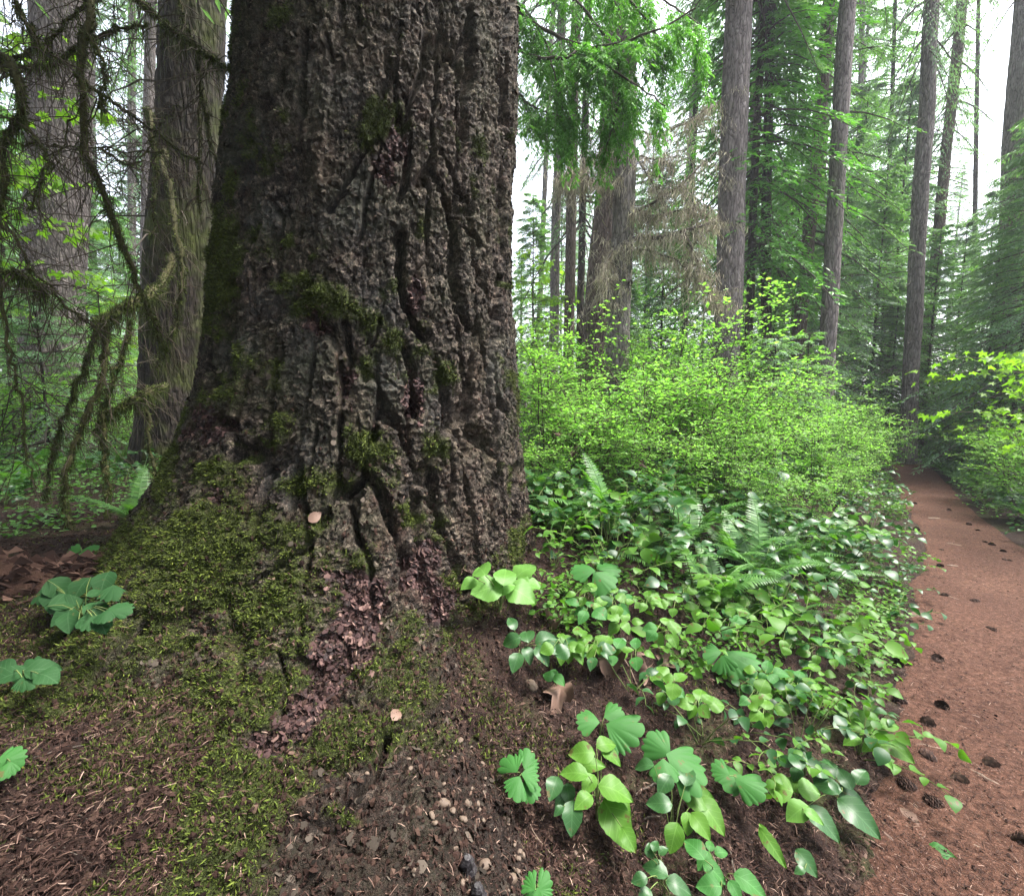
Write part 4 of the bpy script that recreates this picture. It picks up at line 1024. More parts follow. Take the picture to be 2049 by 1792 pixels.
# saplings in the bushes
SAP = [(1610, 6.9, 'sap1', .62, 'pale hemlock sapling topping the bright bushes in front of the medium grey trunk'), (1545, 6.3, 'sap2', .75, 'low hemlock sapling with flat pale tips among the bright bushes'),
       (2000, 9.5, 'sap1', 1.0, 'hemlock sapling right of the trail behind the ferns'), (90, 5.4, 'sap2', .9, 'hemlock sapling in shade at the left edge'), (215, 7.2, 'sap1', .8, 'hemlock sapling between the two left trunks')]
_sp = {}
for i, (px, Y, cr, sc, lab) in enumerate(SAP):
    if cr not in _sp: _sp[cr] = conifer('hemlock_sapling', lab, px, Y, cr, 300+i, sc, None, 3.1 if cr == 'sap1' else 2.2, .022)
    else:
        p = on_plane(px, 800, Y); dup(_sp[cr], (p[0], p[1], float(G(p[0], p[1]))), i*1.7, sc, lab)

# salal: glossy low shrubs
SV = [salal(1, 7, .42, .34, .078, M_SALF), salal(2, 6, .36, .26, .070, M_SALD), salal(3, 7, .46, .42, .082, M_SALD), salal(4, 5, .40, .22, .066, M_SALF), salal(5, 6, .34, .30, .060, M_SALF), salal(6, 7, .5, .36, .085, M_SALD)]
_sv = {}
def place_s(x, y, v, rz, sc, lab, grp):
    loc = (x, y, float(G(x, y)))
    if v not in _sv: _sv[v] = put('salal_shrub', SV[v], lab, 'shrub', loc, rz, sc, grp)
    else: dup(_sv[v], loc, rz, sc, lab, grp)
rng = np.random.default_rng(11)
n_ = 0; pts = []
while n_ < 215:
    px = rng.uniform(1040, 1900); Y = 1.55+6.8*rng.random()**1.5; p = on_plane(px, 800, Y); x, y = p[0], p[1]
    s = float(path_dist(x, y)); da = math.hypot(x-AX0, y-AY0)
    if s < .50 or da < 1.02: continue
    if Y < 2.1 and rng.random() < .45 + .4*(px < 1400): continue
    if any((x-a)**2+(y-b)**2 < .16**2 for a, b in pts): continue
    pts.append((x, y)); n_ += 1
    place_s(x, y, int(rng.integers(0, 6)), rng.uniform(0, 6.28), rng.uniform(.6, 1.05)*(.75 if s < .75 or Y < 2.2 else 1.12), 'low glossy leaved salal shrub on the bank between the huge fir and the trail', 'salal shrubs on the bank')
n_ = 0; pts = []
while n_ < 105:
    Y = rng.uniform(3.6, 12); px = rng.uniform(1850, 2180); p = on_plane(px, 800, Y); x, y = p[0], p[1]; s = float(path_dist(x, y))
    if s > -.34-.22*(Y < 5.5) or s < -3.2 or any((x-a)**2+(y-b)**2 < .26**2 for a, b in pts): continue
    pts.append((x, y)); n_ += 1
    place_s(x, y, int(rng.integers(0, 6)), rng.uniform(0, 6.28), rng.uniform(.6, 1.0), 'low leafy salal shrub along the right side of the trail', 'salal shrubs beyond the trail')
n_ = 0; pts = []
while n_ < 34:
    Y = rng.uniform(3.0, 8); px = rng.uniform(-250, 400); p = on_plane(px, 800, Y); x, y = p[0], p[1]
    if math.hypot(x-AX0, y-AY0) < 1.6 or math.hypot(x+2.7, y-2.75) < .6 or any((x-a)**2+(y-b)**2 < .35**2 for a, b in pts): continue
    pts.append((x, y)); n_ += 1
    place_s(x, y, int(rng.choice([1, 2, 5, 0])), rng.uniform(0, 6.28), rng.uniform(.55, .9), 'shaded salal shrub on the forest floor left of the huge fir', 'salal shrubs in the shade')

# ferns
def gpt(px, Y):
    p = on_plane(px, 800, Y); return (p[0], p[1], float(G(p[0], p[1])))
make_fern('sword fern standing upright close beside the right edge of the huge fir', 1, gpt(1062, 3.3), 9, 1.0, (20, 60), None)
make_fern('sword fern with one pale frond pointing up right in front of the bushes', 2, gpt(1225, 3.0), 9, 1.0, (15, 60), None)
make_fern('sword fern arching low under the bright bushes, nearest the middle of the bank', 3, gpt(1400, 3.1), 11, 1.15, (8, 45), None)
make_fern('sword fern in dark shade with arching fronds above the trail edge', 4, gpt(1540, 2.9), 11, 1.0, (8, 50), None)
make_fern('small sword fern with a pale curled frond near the trail edge', 5, gpt(1600, 2.55), 9, .72, (8, 48), None)
make_fern('sword fern drooping over the slope below the bright pale plant', 6, gpt(1330, 2.65), 9, .85, (8, 42), None)
make_fern('sword fern left of the huge fir behind its mossy root', 7, gpt(255, 3.0), 9, .75, (10, 50), None)
make_fern('sword fern between the moss covered trunk and the huge fir', 8, gpt(330, 4.3), 9, .7, (10, 55), None)
for i, (px, Y) in enumerate([(1480, 3.0), (1585, 3.2), (1665, 3.3), (1450, 2.5), (1130, 2.9), (1700, 3.9), (1530, 3.9)]):
    make_fern('dark arching fern crowded among the salal leaves of the near bank', 90+i, gpt(px, Y), 10, .85, (5, 42), 'ferns crowded in the near bank')
FE = [(1925, 8.6), (1950, 7.9), (1990, 7.2), (1905, 9.3), (2030, 6.4), (2085, 5.6), (1975, 8.9), (2085, 6.6), (1930, 9.8), (2020, 7.8)]
for i, (px, Y) in enumerate(FE):
    make_fern('sword fern in the row along the right side of the trail', 30+i, gpt(px, Y), 9, .85, (10, 50), 'ferns along the right side of the trail')
FB = [(1660, 6.8), (1700, 7.6), (1620, 5.8), (1740, 8.2), (1580, 5.1), (1500, 6.0), (1290, 5.6)]
for i, (px, Y) in enumerate(FB):
    make_fern('fern half hidden among the bright bushes on the bank', 50+i, gpt(px, Y), 9, .9, (15, 60), 'ferns among the bushes')
FL = [(60, 4.6), (150, 5.0), (-20, 5.6), (230, 5.2), (20, 3.8), (110, 6.2)]
for i, (px, Y) in enumerate(FL):
    make_fern('shaded fern on the forest floor at the left', 70+i, gpt(px, Y), 9, .75, (10, 50), 'ferns in the left shade')

# a carpet of small leaves, too many to count
def cover(seed, n, pxr, Yr, test, lf, mats, name, label, hmax=.12, pw=1.6):
    rng = np.random.default_rng(seed)
    px = rng.uniform(pxr[0], pxr[1], n); Y = Yr[0]+(Yr[1]-Yr[0])*rng.random(n)**pw
    r_ = ray(px, 800*np.ones(n)); x = r_[:, 0]/r_[:, 1]*Y; y = Y
    clump = fbm(x*1.6, y*1.6, oct=3, s=seed)
    ok = test(x, y)*sstep(-.25, .3, clump) > rng.random(n)
    x, y = x[ok], y[ok]; k = len(x)
    z = G(x, y)+hmax*rng.random(k)**1.5*(.5+.8*sstep(-.2, .5, fbm(x*1.6, y*1.6, oct=3, s=seed)))+.01
    a = rng.uniform(0, 6.283, k); D = np.stack([np.cos(a), np.sin(a), rng.normal(-.15, .25, k)], -1)
    N = np.array([0, 0, 1.])+rng.normal(0, .38, (k, 3))
    V, F = scatter(*OVAL, np.stack([x, y, z], -1), D, N, lf*rng.uniform(.5, 1.4, k), lf*rng.uniform(.6, 1.6, k))
    o = link(name, MB().add(V, F).mesh(name, mats, False)); tag(o, label, 'ground cover', kind='stuff')
def t_bank(x, y):
    s = path_dist(x, y); da = np.hypot(x-AX0, y-AY0)
    return sstep(.44, .6, s)*sstep(1.0, 1.25, da)*(0.35+0.65*sstep(1.8, 2.6, y))
def t_right(x, y): return sstep(-.22, -.34, path_dist(x, y)+.24*(1-sstep(4.5, 7, y)))
def t_left(x, y): return sstep(1.6, 2.2, np.hypot(x-AX0, y-AY0))*(1-np.exp(-(((x+2.6)/.8)**2+((y-2.75)/.55)**2)))
cover(1, 42000, (1030, 1880), (1.9, 13), t_bank, .034, M_SALF, 'undergrowth', 'carpet of small green leaves under the bushes on the bank')
cover(2, 26000, (1800, 2500), (3.0, 16), t_right, .038, M_FERN, 'undergrowth', 'carpet of small green leaves on the right side of the trail', .22)
cover(3, 24000, (-400, 420), (2.6, 14), t_left, .034, M_FERN, 'undergrowth', 'carpet of small shaded leaves left of the huge fir', .14)
# ------------------------------------------------------------------ hanging mossy branches at the left
def strands(rng, P, n, lmin, lmax, r=.0012, spread=.006, q=5, sway=.10):
    """thin threads hanging from points along P"""
    P = np.asarray(P, float); s = rng.random(n)*(len(P)-1.001); i = s.astype(int); f = (s-i)[:, None]
    S = P[i]*(1-f)+P[i+1]*f+rng.normal(0, spread, (n, 3))
    L = rng.uniform(0, 1, n)**2*(lmax-lmin)+lmin; t = np.linspace(0, 1, q)
    Q = S[:, None]+np.array([0, 0, -1.])*(L[:, None]*t)[..., None]
    sw = rng.normal(0, sway, (n, 2)); Q[..., :2] += sw[:, None]*(L[:, None]*t**1.3)[..., None]
    Q += np.cumsum(rng.normal(0, .0016, Q.shape), 1)
    return tubes(Q, r*np.linspace(1.2, .5, q)[None].repeat(n, 0), 3)
def fuzz(rng, P, rad, n, L):
    s = rng.random(n)*(len(P)-1.001); i = s.astype(int); f = (s-i)[:, None]
    rad = np.broadcast_to(rad, (len(P),)); rr = rad[i]
    d = nrm(rng.normal(0, 1, (n, 3))+np.array([0, 0, -.35]))
    S = P[i]*(1-f)+P[i+1]*f+d*rr[:, None]*.85
    tv = np.array([(0, -.09, 0), (0, .09, 0), (.55, .10, .06), (.55, -.10, .06), (1, 0, -.06)]); tf = [np.array([(0, 1, 2), (0, 2, 3), (3, 2, 4)])]
    D = nrm(d+rng.normal(0, .5, (n, 3))+np.array([0, 0, -.3]))
    return scatter(tv, tf, S, D, nrm(np.cross(D, rng.normal(0, 1, D.shape))), L*rng.uniform(.6, 1.4, n))
def px_curve(pts, n=26, jit=.012, rng=None):
    P = np.array([at(p[0], p[1], p[2]) for p in pts]); C = curve(P, n)
    if rng is not None: C[1:] += np.cumsum(rng.normal(0, jit*.4, (n-1, 3)), 0)*.35+rng.normal(0, jit*.35, (n-1, 3))
    return C
M_LIMB = plain('mossy_limb', (0.018, 0.018, 0.008), (0.075, 0.070, 0.026), 40, bump=.01)
def limb_set(root, base, specs, seed, twigs=9, hang=70):
    rng = np.random.default_rng(seed); tw = MB(); mo = MB(); ntw = 0
    for pts, wpx, moss in specs:
        dm = np.mean([p[2] for p in pts]); r0 = wpx/2*dm/FPX*.78
        C = px_curve(pts, 34, .020*dm/2.5, rng); ln = np.linalg.norm(np.diff(C, axis=0), axis=1).sum()
        rad = np.linspace(r0*1.1, r0*.45, 34)*(1+.22*fbm(np.arange(34)*.7, np.arange(34)*0+seed, oct=2, s=seed))
        link('limb', MB().add(*tube(C-base, rad, 8, .25, rng)).mesh('limb', M_LIMB), root)
        for q in range(int(twigs*ln*2)):
            j = int(rng.integers(4, 33)); d = nrm(rng.normal(0, 1, 3)*np.array([1, .8, .6])+np.array([0, 0, -.55])); l = rng.uniform(.12, .5)
            t = np.linspace(0, 1, 7); Q = C[j]+d*(l*t)[:, None]; Q[:, 2] -= .35*l*t*t; Q += np.cumsum(rng.normal(0, .008, Q.shape), 0)
            tw.add(*tube(Q-base, np.linspace(.0032, .0009, 7), 4)); ntw += 1
            if moss > .3: V, F = strands(rng, Q, int(10*moss), .015, .07, .0011); mo.add(V-base, F)
            for _ in range(2):
                j2 = int(rng.integers(2, 6)); d2 = nrm(d+rng.normal(0, .7, 3)); Q2 = Q[j2]+d2*(l*.45*np.linspace(0, 1, 4))[:, None]; tw.add(*tube(Q2-base, np.linspace(.0016, .0006, 4), 3))
        if moss > 0:
            V, F = fuzz(rng, C, rad, int(1500*moss*ln*min(1, r0/.012+.3)), .014+r0*.35); mo.add(V-base, F)
            V, F = strands(rng, C, int(hang*moss*ln*4), .02, .16, .0013, r0*.7); mo.add(V-base, F)
    if tw.v: link('twigs', tw.mesh('twigs', M_TWIG), root)
    if mo.v: o = link('hanging_moss', mo.mesh('hanging_moss', M_BEARD, False), root); o['kind'] = 'stuff'
# the tree they grow from stands just outside the left edge
mx, my = -3.55, 2.5; mz = float(G(mx, my)); mbase = np.array([mx, my, mz])
MT = thing('mossy_tree', 'tangle of dark moss draped branches hanging down across the upper left corner', 'tree', mbase)
link('trunk', trunk_mesh('trunk', (0, 0, -.3), (.1, 0, 18), .20, .03, B_MOSS, 24, 160, 5), MT)
for n_, me in zip(('branches', 'crown'), CR['mid2']): link(n_, me, MT)  # upper crown added to shade the left side
S0 = lambda z: (-260, z)
LIMBS = [
 ([(-260, -260, 2.6), (20, -180, 2.55), (165, -20, 2.5), (160, 120, 2.5), (166, 290, 2.5), (203, 390, 2.55), (246, 500, 2.6), (292, 620, 2.65), (325, 700, 2.7)], 20, .55),
 ([(-260, 60, 2.6), (-60, 150, 2.4), (0, 111, 2.3), (41, 185, 2.25), (26, 247, 2.25), (8, 288, 2.25), (13, 370, 2.25), (0, 415, 2.25), (-30, 470, 2.3)], 22, .5),
 ([(26, 247, 2.25), (48, 242, 2.28), (99, 321, 2.3), (84, 360, 2.3), (60, 420, 2.3)], 8, .5),
 ([(-260, 160, 2.6), (-40, 140, 2.5), (60, 90, 2.5), (130, 40, 2.55), (230, -40, 2.6)], 12, .4),
 ([(-260, 200, 2.6), (0, 140, 2.6), (90, 130, 2.65), (160, 90, 2.7), (235, 60, 2.7), (290, 40, 2.75)], 11, .7),
 ([(-260, -300, 2.6), (100, -130, 2.7), (270, -5, 2.7), (340, 50, 2.7), (392, 92, 2.75), (440, 125, 2.75), (470, 140, 2.8)], 15, .9),
 ([(392, 92, 2.75), (404, 170, 2.8), (412, 230, 2.8), (425, 290, 2.8), (446, 345, 2.8)], 9, .3),
 ([(-260, -300, 2.6), (160, -200, 2.75), (330, -50, 2.8), (372, 60, 2.8), (400, 160, 2.85), (396, 320, 2.85), (402, 420, 2.9)], 9, .25),
 ([(150, 150, 2.5), (230, 210, 2.6), (300, 255, 2.7), (360, 300, 2.75), (396, 312, 2.8)], 9, .3),
 ([(-260, 330, 2.6), (0, 450, 2.4), (70, 545, 2.4), (136, 617, 2.4), (195, 664, 2.4)], 7, .15),
 ([(-260, 500, 2.6), (0, 536, 2.35), (40, 541, 2.35), (76, 556, 2.35), (98, 580, 2.35)], 12, .8),
 ([(0, 536, 2.35), (12, 642, 2.35), (19, 737, 2.35), (36, 800, 2.4), (44, 890, 2.4), (60, 970, 2.4)], 7, .2),
 ([(-260, 260, 2.6), (0, 283, 2.5), (80, 290, 2.5), (165, 293, 2.55), (250, 303, 2.6), (335, 305, 2.65)], 5, .1),
 ([(-260, -100, 2.6), (-40, -50, 2.3), (30, 20, 2.3), (70, 90, 2.3), (90, 120, 2.3)], 12, .5),
 ([(165, 60, 2.5), (205, 130, 2.5), (195, 200, 2.5), (200, 230, 2.5)], 7, .6),
 ([(180, 180, 2.5), (120, 330, 2.5), (60, 420, 2.45), (20, 470, 2.4)], 4, .1),
 ([(205, 300, 2.5), (280, 330, 2.6), (330, 240, 2.7), (380, 190, 2.75)], 5, .2),
]
limb_set(MT, mbase, LIMBS, 21)
# mossy limbs of the moss covered trunk
LT = [o for o in bpy.data.objects if o.get('label', '').startswith('broad moss covered trunk')][0]
lbase = np.array(LT.location)
LIMBS2 = [
 ([(345, 470, 4.95), (330, 560, 4.4), (298, 592, 3.6), (250, 628, 3.3), (193, 658, 3.1)], 22, 1.4),
 ([(193, 658, 3.1), (172, 720, 3.1), (152, 770, 3.1), (113, 860, 3.1), (96, 920, 3.1), (86, 1000, 3.1)], 10, .9),
 ([(212, 648, 3.15), (207, 700, 3.15), (198, 763, 3.12), (173, 837, 3.1), (148, 900, 3.05), (137, 960, 3.0), (134, 1020, 3.0), (146, 1075, 2.95)], 15, .7),
 ([(335, 770, 4.95), (310, 780, 4.0), (288, 789, 3.5), (240, 815, 3.3), (192, 832, 3.2)], 14, 1.2),
 ([(205, 830, 3.2), (208, 907, 3.2), (220, 971, 3.2), (217, 1030, 3.2)], 9, .7),
 ([(288, 792, 3.5), (298, 907, 3.45), (314, 971, 3.4), (325, 1035, 3.4)], 9, .6),
 ([(262, 640, 3.35), (240, 720, 3.3), (215, 800, 3.25), (190, 860, 3.2)], 7, 1.2),
 ([(330, 300, 4.95), (327, 315, 4.2), (348, 430, 3.9), (366, 535, 3.8), (352, 658, 3.8), (315, 737, 3.8)], 16, .6),
 ([(300, 250, 4.95), (290, 215, 4.2), (310, 290, 4.0), (318, 380, 4.0), (300, 470, 4.0)], 10, .5),
]
limb_set(LT, lbase, LIMBS2, 22, 5, 120)

# ------------------------------------------------------------------ cedar branch hanging over from behind the huge fir
ctx, cty = on_plane(880, 800, 4.6)[:2]; cbase = np.array([ctx, cty, float(G(ctx, cty))])
CT = thing('cedar_tree', 'near cedar hidden behind the huge fir, its bright drooping sprays hang over the snag', 'tree', cbase)
link('trunk', trunk_mesh('trunk', (0, 0, -.3), (0, 0, 11), .12, .04, B_DARK, 16, 60, 9), CT)
CL = [([(880, -150, 4.6), (980, -60, 4.2), (1060, 40, 4.0), (1180, 92, 3.8), (1300, 66, 3.6), (1395, 15, 3.5)], 8),
      ([(880, 40, 4.6), (985, 60, 4.2), (1062, 116, 3.9), (1130, 118, 3.8), (1165, 108, 3.8), (1250, 160, 3.6), (1330, 215, 3.5)], 7),
      ([(880, -220, 4.6), (1000, -130, 4.3), (1130, -20, 4.0), (1225, 90, 3.8), (1240, 190, 3.7), (1222, 285, 3.7)], 7),
      ([(880, -250, 4.6), (1020, -130, 4.2), (1150, -70, 4.0), (1300, -20, 3.8), (1400, 50, 3.7)], 7),
      ([(880, 60, 4.6), (985, 110, 4.2), (1050, 200, 4.0), (1100, 228, 3.9), (1150, 245, 3.9)], 5),
      ([(880, -50, 4.6), (1000, -20, 4.2), (1080, 60, 4.0), (1110, 150, 3.9), (1128, 225, 3.9)], 5),
      ([(880, -250, 4.6), (1040, -170, 4.2), (1200, -60, 4.0), (1290, 40, 3.8), (1330, 120, 3.7)], 6)]
rng = np.random.default_rng(31)
wood = MB(); sp = dict(P=[], D=[], N=[], S=[])
for pts, wpx in CL:
    C = px_curve(pts, 40, .012, rng); r0 = wpx/2*3.9/FPX
    link('limb', MB().add(*tube(C-cbase, np.linspace(r0*1.3, r0*.35, 40), 6)).mesh('limb', M_DEAD), CT)
    T = nrm(np.gradient(C, axis=0)); nb = 46
    for b in range(nb):
        j = int(rng.integers(10, 40)); sd = nrm(np.cross(T[j], (0, 0, 1.)))*(1 if b % 2 else -1)
        d = nrm(T[j]*.6+sd*.8+rng.normal(0, .25, 3)+np.array([0, 0, -.55])); l = rng.uniform(.18, .46)
        t = np.linspace(0, 1, 7); Q = C[j]+d*(l*t)[:, None]; Q[:, 2] -= .55*l*t*t
        wood.add(*tube(Q-cbase, np.linspace(.0022, .0007, 7), 3))
        k = 20; tq = rng.uniform(.12, 1, k); i_ = np.minimum((tq*6).astype(int), 5); Bq = Q[i_]+(Q[i_+1]-Q[i_])*(tq*6-i_)[:, None]
        tg = nrm(Q[i_+1]-Q[i_]); s2 = nrm(np.cross(tg, (0, 0, 1.)))*np.where(np.arange(k) % 2, 1, -1)[:, None]
        dd = nrm(tg*.8+s2*.7+np.array([0, 0, -.25])+rng.normal(0, .15, (k, 3))); l2 = l*.42*(1.1-tq)+.02
        kk = 8; ss = (np.arange(kk)+.5)/kk
        R_ = Bq[:, None]+dd[:, None]*(l2[:, None]*ss)[..., None]
        sg = np.where(np.arange(kk) % 2, 1, -1)[None, :, None]; s3 = nrm(np.cross(dd, (0, 0, 1.)))[:, None]
        D_ = nrm(dd[:, None]*.9+s3*sg*.75+np.array([0, 0, -.2])+rng.normal(0, .1, R_.shape))
        sp['P'].append(R_.reshape(-1, 3)); sp['D'].append(D_.reshape(-1, 3)); sp['N'].append((np.array([0, 0, 1.])+rng.normal(0, .4, R_.shape)).reshape(-1, 3)); sp['S'].append(rng.uniform(.022, .042, k*kk))
S_ = np.concatenate(sp['S'])
V, F = scatter(BLADE_V, BLADE_F, np.concatenate(sp['P']), np.concatenate(sp['D']), np.concatenate(sp['N']), S_, S_*.34)
link('twigs', wood.mesh('twigs', M_DEAD), CT); link('sprays', MB().add(V-cbase, F).mesh('sprays', M_CEDAR, False), CT)

# ------------------------------------------------------------------ the broken snag with lichen hung limbs
A = on_plane(1238, 700, 7.0); B = on_plane(1253, 300, 7.0); sl_ = (B-A)/(B[2]-A[2]); gz = float(G(A[0], A[1])); sb = A-sl_*(A[2]-gz); sb = A-sl_*(A[2]-float(G(sb[0], sb[1])))
htop = float(on_plane(1256, 165, 7.0)[2]-sb[2])
SN = thing('snag_tree', 'grey dead snag with broken top, woodpecker holes and lichen hung dead limbs', 'tree', sb)
link('trunk', trunk_mesh('trunk', -sl_*.2, sl_*htop, 52/2*7/FPX, 36/2*7/FPX, B_SNAG, 40, 220, 41, .3, .06), SN)
M_HOLE = plain('hole_dark', (0.008, 0.006, 0.005), (0.02, 0.015, 0.012))
for px, py in ((1260, 168), (1259, 216), (1258, 232), (1260, 247), (1262, 565)):
    c = on_plane(px, py, 6.83)
    th = np.arange(12)*2*math.pi/12; Vh = [(0.03*math.cos(a), -.0, .04*math.sin(a)) for a in th]+[(0.034*math.cos(a), .06, .045*math.sin(a)) for a in th]
    Fq = [(i, (i+1) % 12, 12+(i+1) % 12, 12+i) for i in range(12)]; 
    Vh.append((0, .005, 0)); Ft = [(i, (i+1) % 12, 24) for i in range(12)]
    link('woodpecker_hole', MB().add(np.array(Vh)+c-sb, [np.array(Fq), np.array(Ft)]).mesh('woodpecker_hole', M_HOLE), SN)
SL = [([(1246, 478, 6.9), (1290, 474, 6.5), (1333, 474, 6.3), (1394, 454, 6.2), (1432, 443, 6.2)], 9, 1.0), ([(1250, 440, 6.9), (1265, 428, 6.5), (1329, 396, 6.3), (1376, 360, 6.2), (1410, 320, 6.2)], 6, .7),
      ([(1252, 310, 6.9), (1266, 306, 6.6), (1297, 350, 6.4), (1324, 391, 6.3)], 4, .3), ([(1366, 461, 6.25), (1394, 520, 6.2), (1412, 570, 6.2), (1420, 612, 6.2)], 5, .9),
      ([(1246, 370, 6.9), (1200, 366, 6.6), (1148, 362, 6.5), (1116, 357, 6.5)], 6, .8), ([(1190, 366, 6.6), (1165, 345, 6.5), (1150, 350, 6.5), (1142, 372, 6.5)], 4, .8),
      ([(1252, 318, 6.9), (1275, 316, 6.6), (1320, 322, 6.4), (1356, 316, 6.3)], 4, .4), ([(1248, 480, 6.9), (1225, 500, 6.6), (1208, 540, 6.5), (1200, 600, 6.5)], 5, 1.0),
      ([(1250, 500, 6.9), (1290, 500, 6.5), (1350, 520, 6.3), (1390, 560, 6.2)], 4, .7), ([(1246, 420, 6.9), (1300, 430, 6.5), (1360, 420, 6.3), (1400, 400, 6.2)], 4, .9), ([(1248, 330, 6.9), (1220, 310, 6.6), (1180, 316, 6.5)], 4, .5),
      ([(1252, 250, 6.9), (1300, 270, 6.6), (1370, 250, 6.4), (1430, 210, 6.3)], 4, .6)]
rng = np.random.default_rng(51); tw = MB(); li = MB()
for pts, wpx, mo in SL:
    C = px_curve(pts, 24, .02, rng); r0 = wpx/2*6.4/FPX
    link('limb', MB().add(*tube(C-sb, np.linspace(r0*1.2, r0*.4, 24), 6)).mesh('limb', M_DEAD), SN)
    for q in range(44):
        j = int(rng.integers(5, 24)); d = nrm(rng.normal(0, 1, 3)*np.array([1, .8, .55])+np.array([.2, 0, -.25])); l = rng.uniform(.15, .6); t = np.linspace(0, 1, 6)
        Q = C[j]+d*(l*t)[:, None]; Q[:, 2] -= .3*l*t*t; Q += np.cumsum(rng.normal(0, .014, Q.shape), 0)
        tw.add(*tube(Q-sb, np.linspace(.004, .0012, 6), 3))
        V, F = strands(rng, Q, int(34*mo)+4, .02, .16, .0028, .02, 5, .4); li.add(V-sb, F)
    V, F = strands(rng, C, int(260*mo), .03, .26, .0030, .035, 6, .35); li.add(V-sb, F)
link('twigs', tw.mesh('twigs', M_DEAD), SN); o = link('hanging_lichen', li.mesh('hanging_lichen', M_LICHEN, False), SN); o['kind'] = 'stuff'
# ------------------------------------------------------------------ plants in the foreground, leaf by leaf
TFRONT = np.flatnonzero((np.abs(TG['PH']) < R(85)) & (TG['dep'] > .3) & (TG['Z'] < 4))
def trunk_hit(px, py):
    i = TFRONT[np.argmin((TG['px'][TFRONT]-px)**2+(TG['py'][TFRONT]-py)**2)]
    return TG['P'][i], TG['N'][i]
def any_hit(px, py):
    """nearest of ground and trunk along a ray"""
    p, t = ground_hit(px, py)
    i = TFRONT[np.argmin((TG['px'][TFRONT]-px)**2+(TG['py'][TFRONT]-py)**2)]
    if (TG['px'][i]-px)**2+(TG['py'][i]-py)**2 < 64:
        tt = TG['dep'][i]
        if tt < t: return TG['P'][i], tt
    return p, t
def leaf_dir(px, py, ang, N):
    v = nrm(ray(px, py).reshape(3)); e = C_R*math.cos(R(ang))+C_U*math.sin(R(ang))
    k = -(e @ N)/(v @ N) if abs(v @ N) > .15 else 0.0
    return nrm(e+max(-1.4, min(1.4, k))*v)
def fit(t, px_len): return px_len*t/FPX
SHAPE = {'s': SALALF, 'v': FANLEAF, 'o': ovate(.44, .12, .30, True), 'r': ovate(.50, .10, .12, True), 'n': ovate(.20, .2, .2, True)}
def hero(name, label, cat, base, leaves, m, lift=.10, seed=0, m2=None, stem=.0022, upb=.8):
    rng = np.random.default_rng(seed)
    bp, bt = any_hit(*base)
    o = thing(name, label, cat, bp)
    st = MB(); hub = bp+np.array([0, 0, .25*lift*bt])
    for i, lf in enumerate(leaves):
        px, py, ln, ang, k = lf
        gp, t = any_hit(px, py); t2 = t*(1-lift*rng.uniform(.7, 1.25))
        c = CAM+ray(px, py).reshape(3)*t2
        N = nrm(nrm(CAM-c)*.62+np.array([0, 0, upb])+rng.normal(0, .16, 3))
        D = leaf_dir(px, py, ang, N); S = fit(t2, ln)*(.86 if k == 'v' else 1)
        b = c-D*S*(.5 if k != 'v' else .5)
        sh = FANS[int(rng.integers(0, 5))] if k == 'v' else SHAPE[k]
        V, F = scatter(sh[0], sh[1], b, D, N, S*1.06, S*1.06*rng.uniform(.92, 1.15))
        tv_ = sh[0]; ua = dict(leaf_u=(tv_[:, 0]+.01)*(k != 'v'), leaf_v=tv_[:, 1])
        lo = link('leaf', MB().add(V-bp, F).mesh('leaf', m2 if (m2 and rng.random() < .45) else m, True, ua), o)
        mid = (hub+b)/2+np.array([0, 0, .02])
        st.add(*tube(curve([bp+np.array([0, 0, -.02]), hub*.5+bp*.5+rng.normal(0, .008, 3), mid, b], 8)-bp, np.linspace(stem, stem*.5, 8), 5))
    link('stem', st.mesh('stem', M_STEM), o)
    return o
hero('vanilla_leaf_plant', 'large bright scalloped three part leaf below the two curled dead leaves', 'plant', (1200, 1500), [(1178, 1440, 50, 168, 'v'), (1226, 1428, 46, 20, 'v'), (1245, 1464, 82, -27, 'v')], M_VAN, .09, 1)
hero('vanilla_leaf_plant', 'long bright scalloped leaf with dry brown bits lying on it', 'plant', (1340, 1575), [(1318, 1490, 60, 140, 'v'), (1372, 1528, 92, -27, 'v'), (1330, 1540, 50, -80, 'v')], M_VAN, .09, 2)
hero('vanilla_leaf_plant', 'five part green leaf standing alone on needle litter near the bottom centre', 'plant', (1045, 1590), [(1024, 1525, 52, 118, 'v'), (1058, 1520, 44, 62, 'v'), (1030, 1572, 50, 245, 'v'), (1062, 1550, 46, -8, 'v'), (1058, 1580, 44, -62, 'v')], M_VAN, .08, 3)
hero('vanilla_leaf_plant', 'scalloped leaf just right of the pale soft leaved plant', 'plant', (1195, 1190), [(1168, 1140, 54, 175, 'v'), (1212, 1132, 50, 20, 'v'), (1205, 1160, 58, -40, 'v')], M_VAN, .10, 4)
hero('vanilla_leaf_plant', 'scalloped green leaf cut by the bottom edge', 'plant', (1075, 1800), [(1058, 1765, 40, 130, 'v'), (1090, 1770, 40, 35, 'v'), (1072, 1796, 40, 260, 'v')], M_VAN, .08, 5)
hero('vanilla_leaf_plant', 'single green leaf poking in at the left edge above the dark litter', 'plant', (15, 1560), [(18, 1518, 50, 20, 'v'), (14, 1540, 36, 250, 'v')], M_VAN, .07, 6)
hero('vanilla_leaf_plant', 'bright scalloped leaf on the slope under the drooping fern', 'plant', (1445, 1360), [(1424, 1302, 40, 170, 'v'), (1478, 1322, 74, -30, 'v'), (1450, 1330, 44, -75, 'v')], M_VAN, .10, 7)
_r = np.random.default_rng(3)
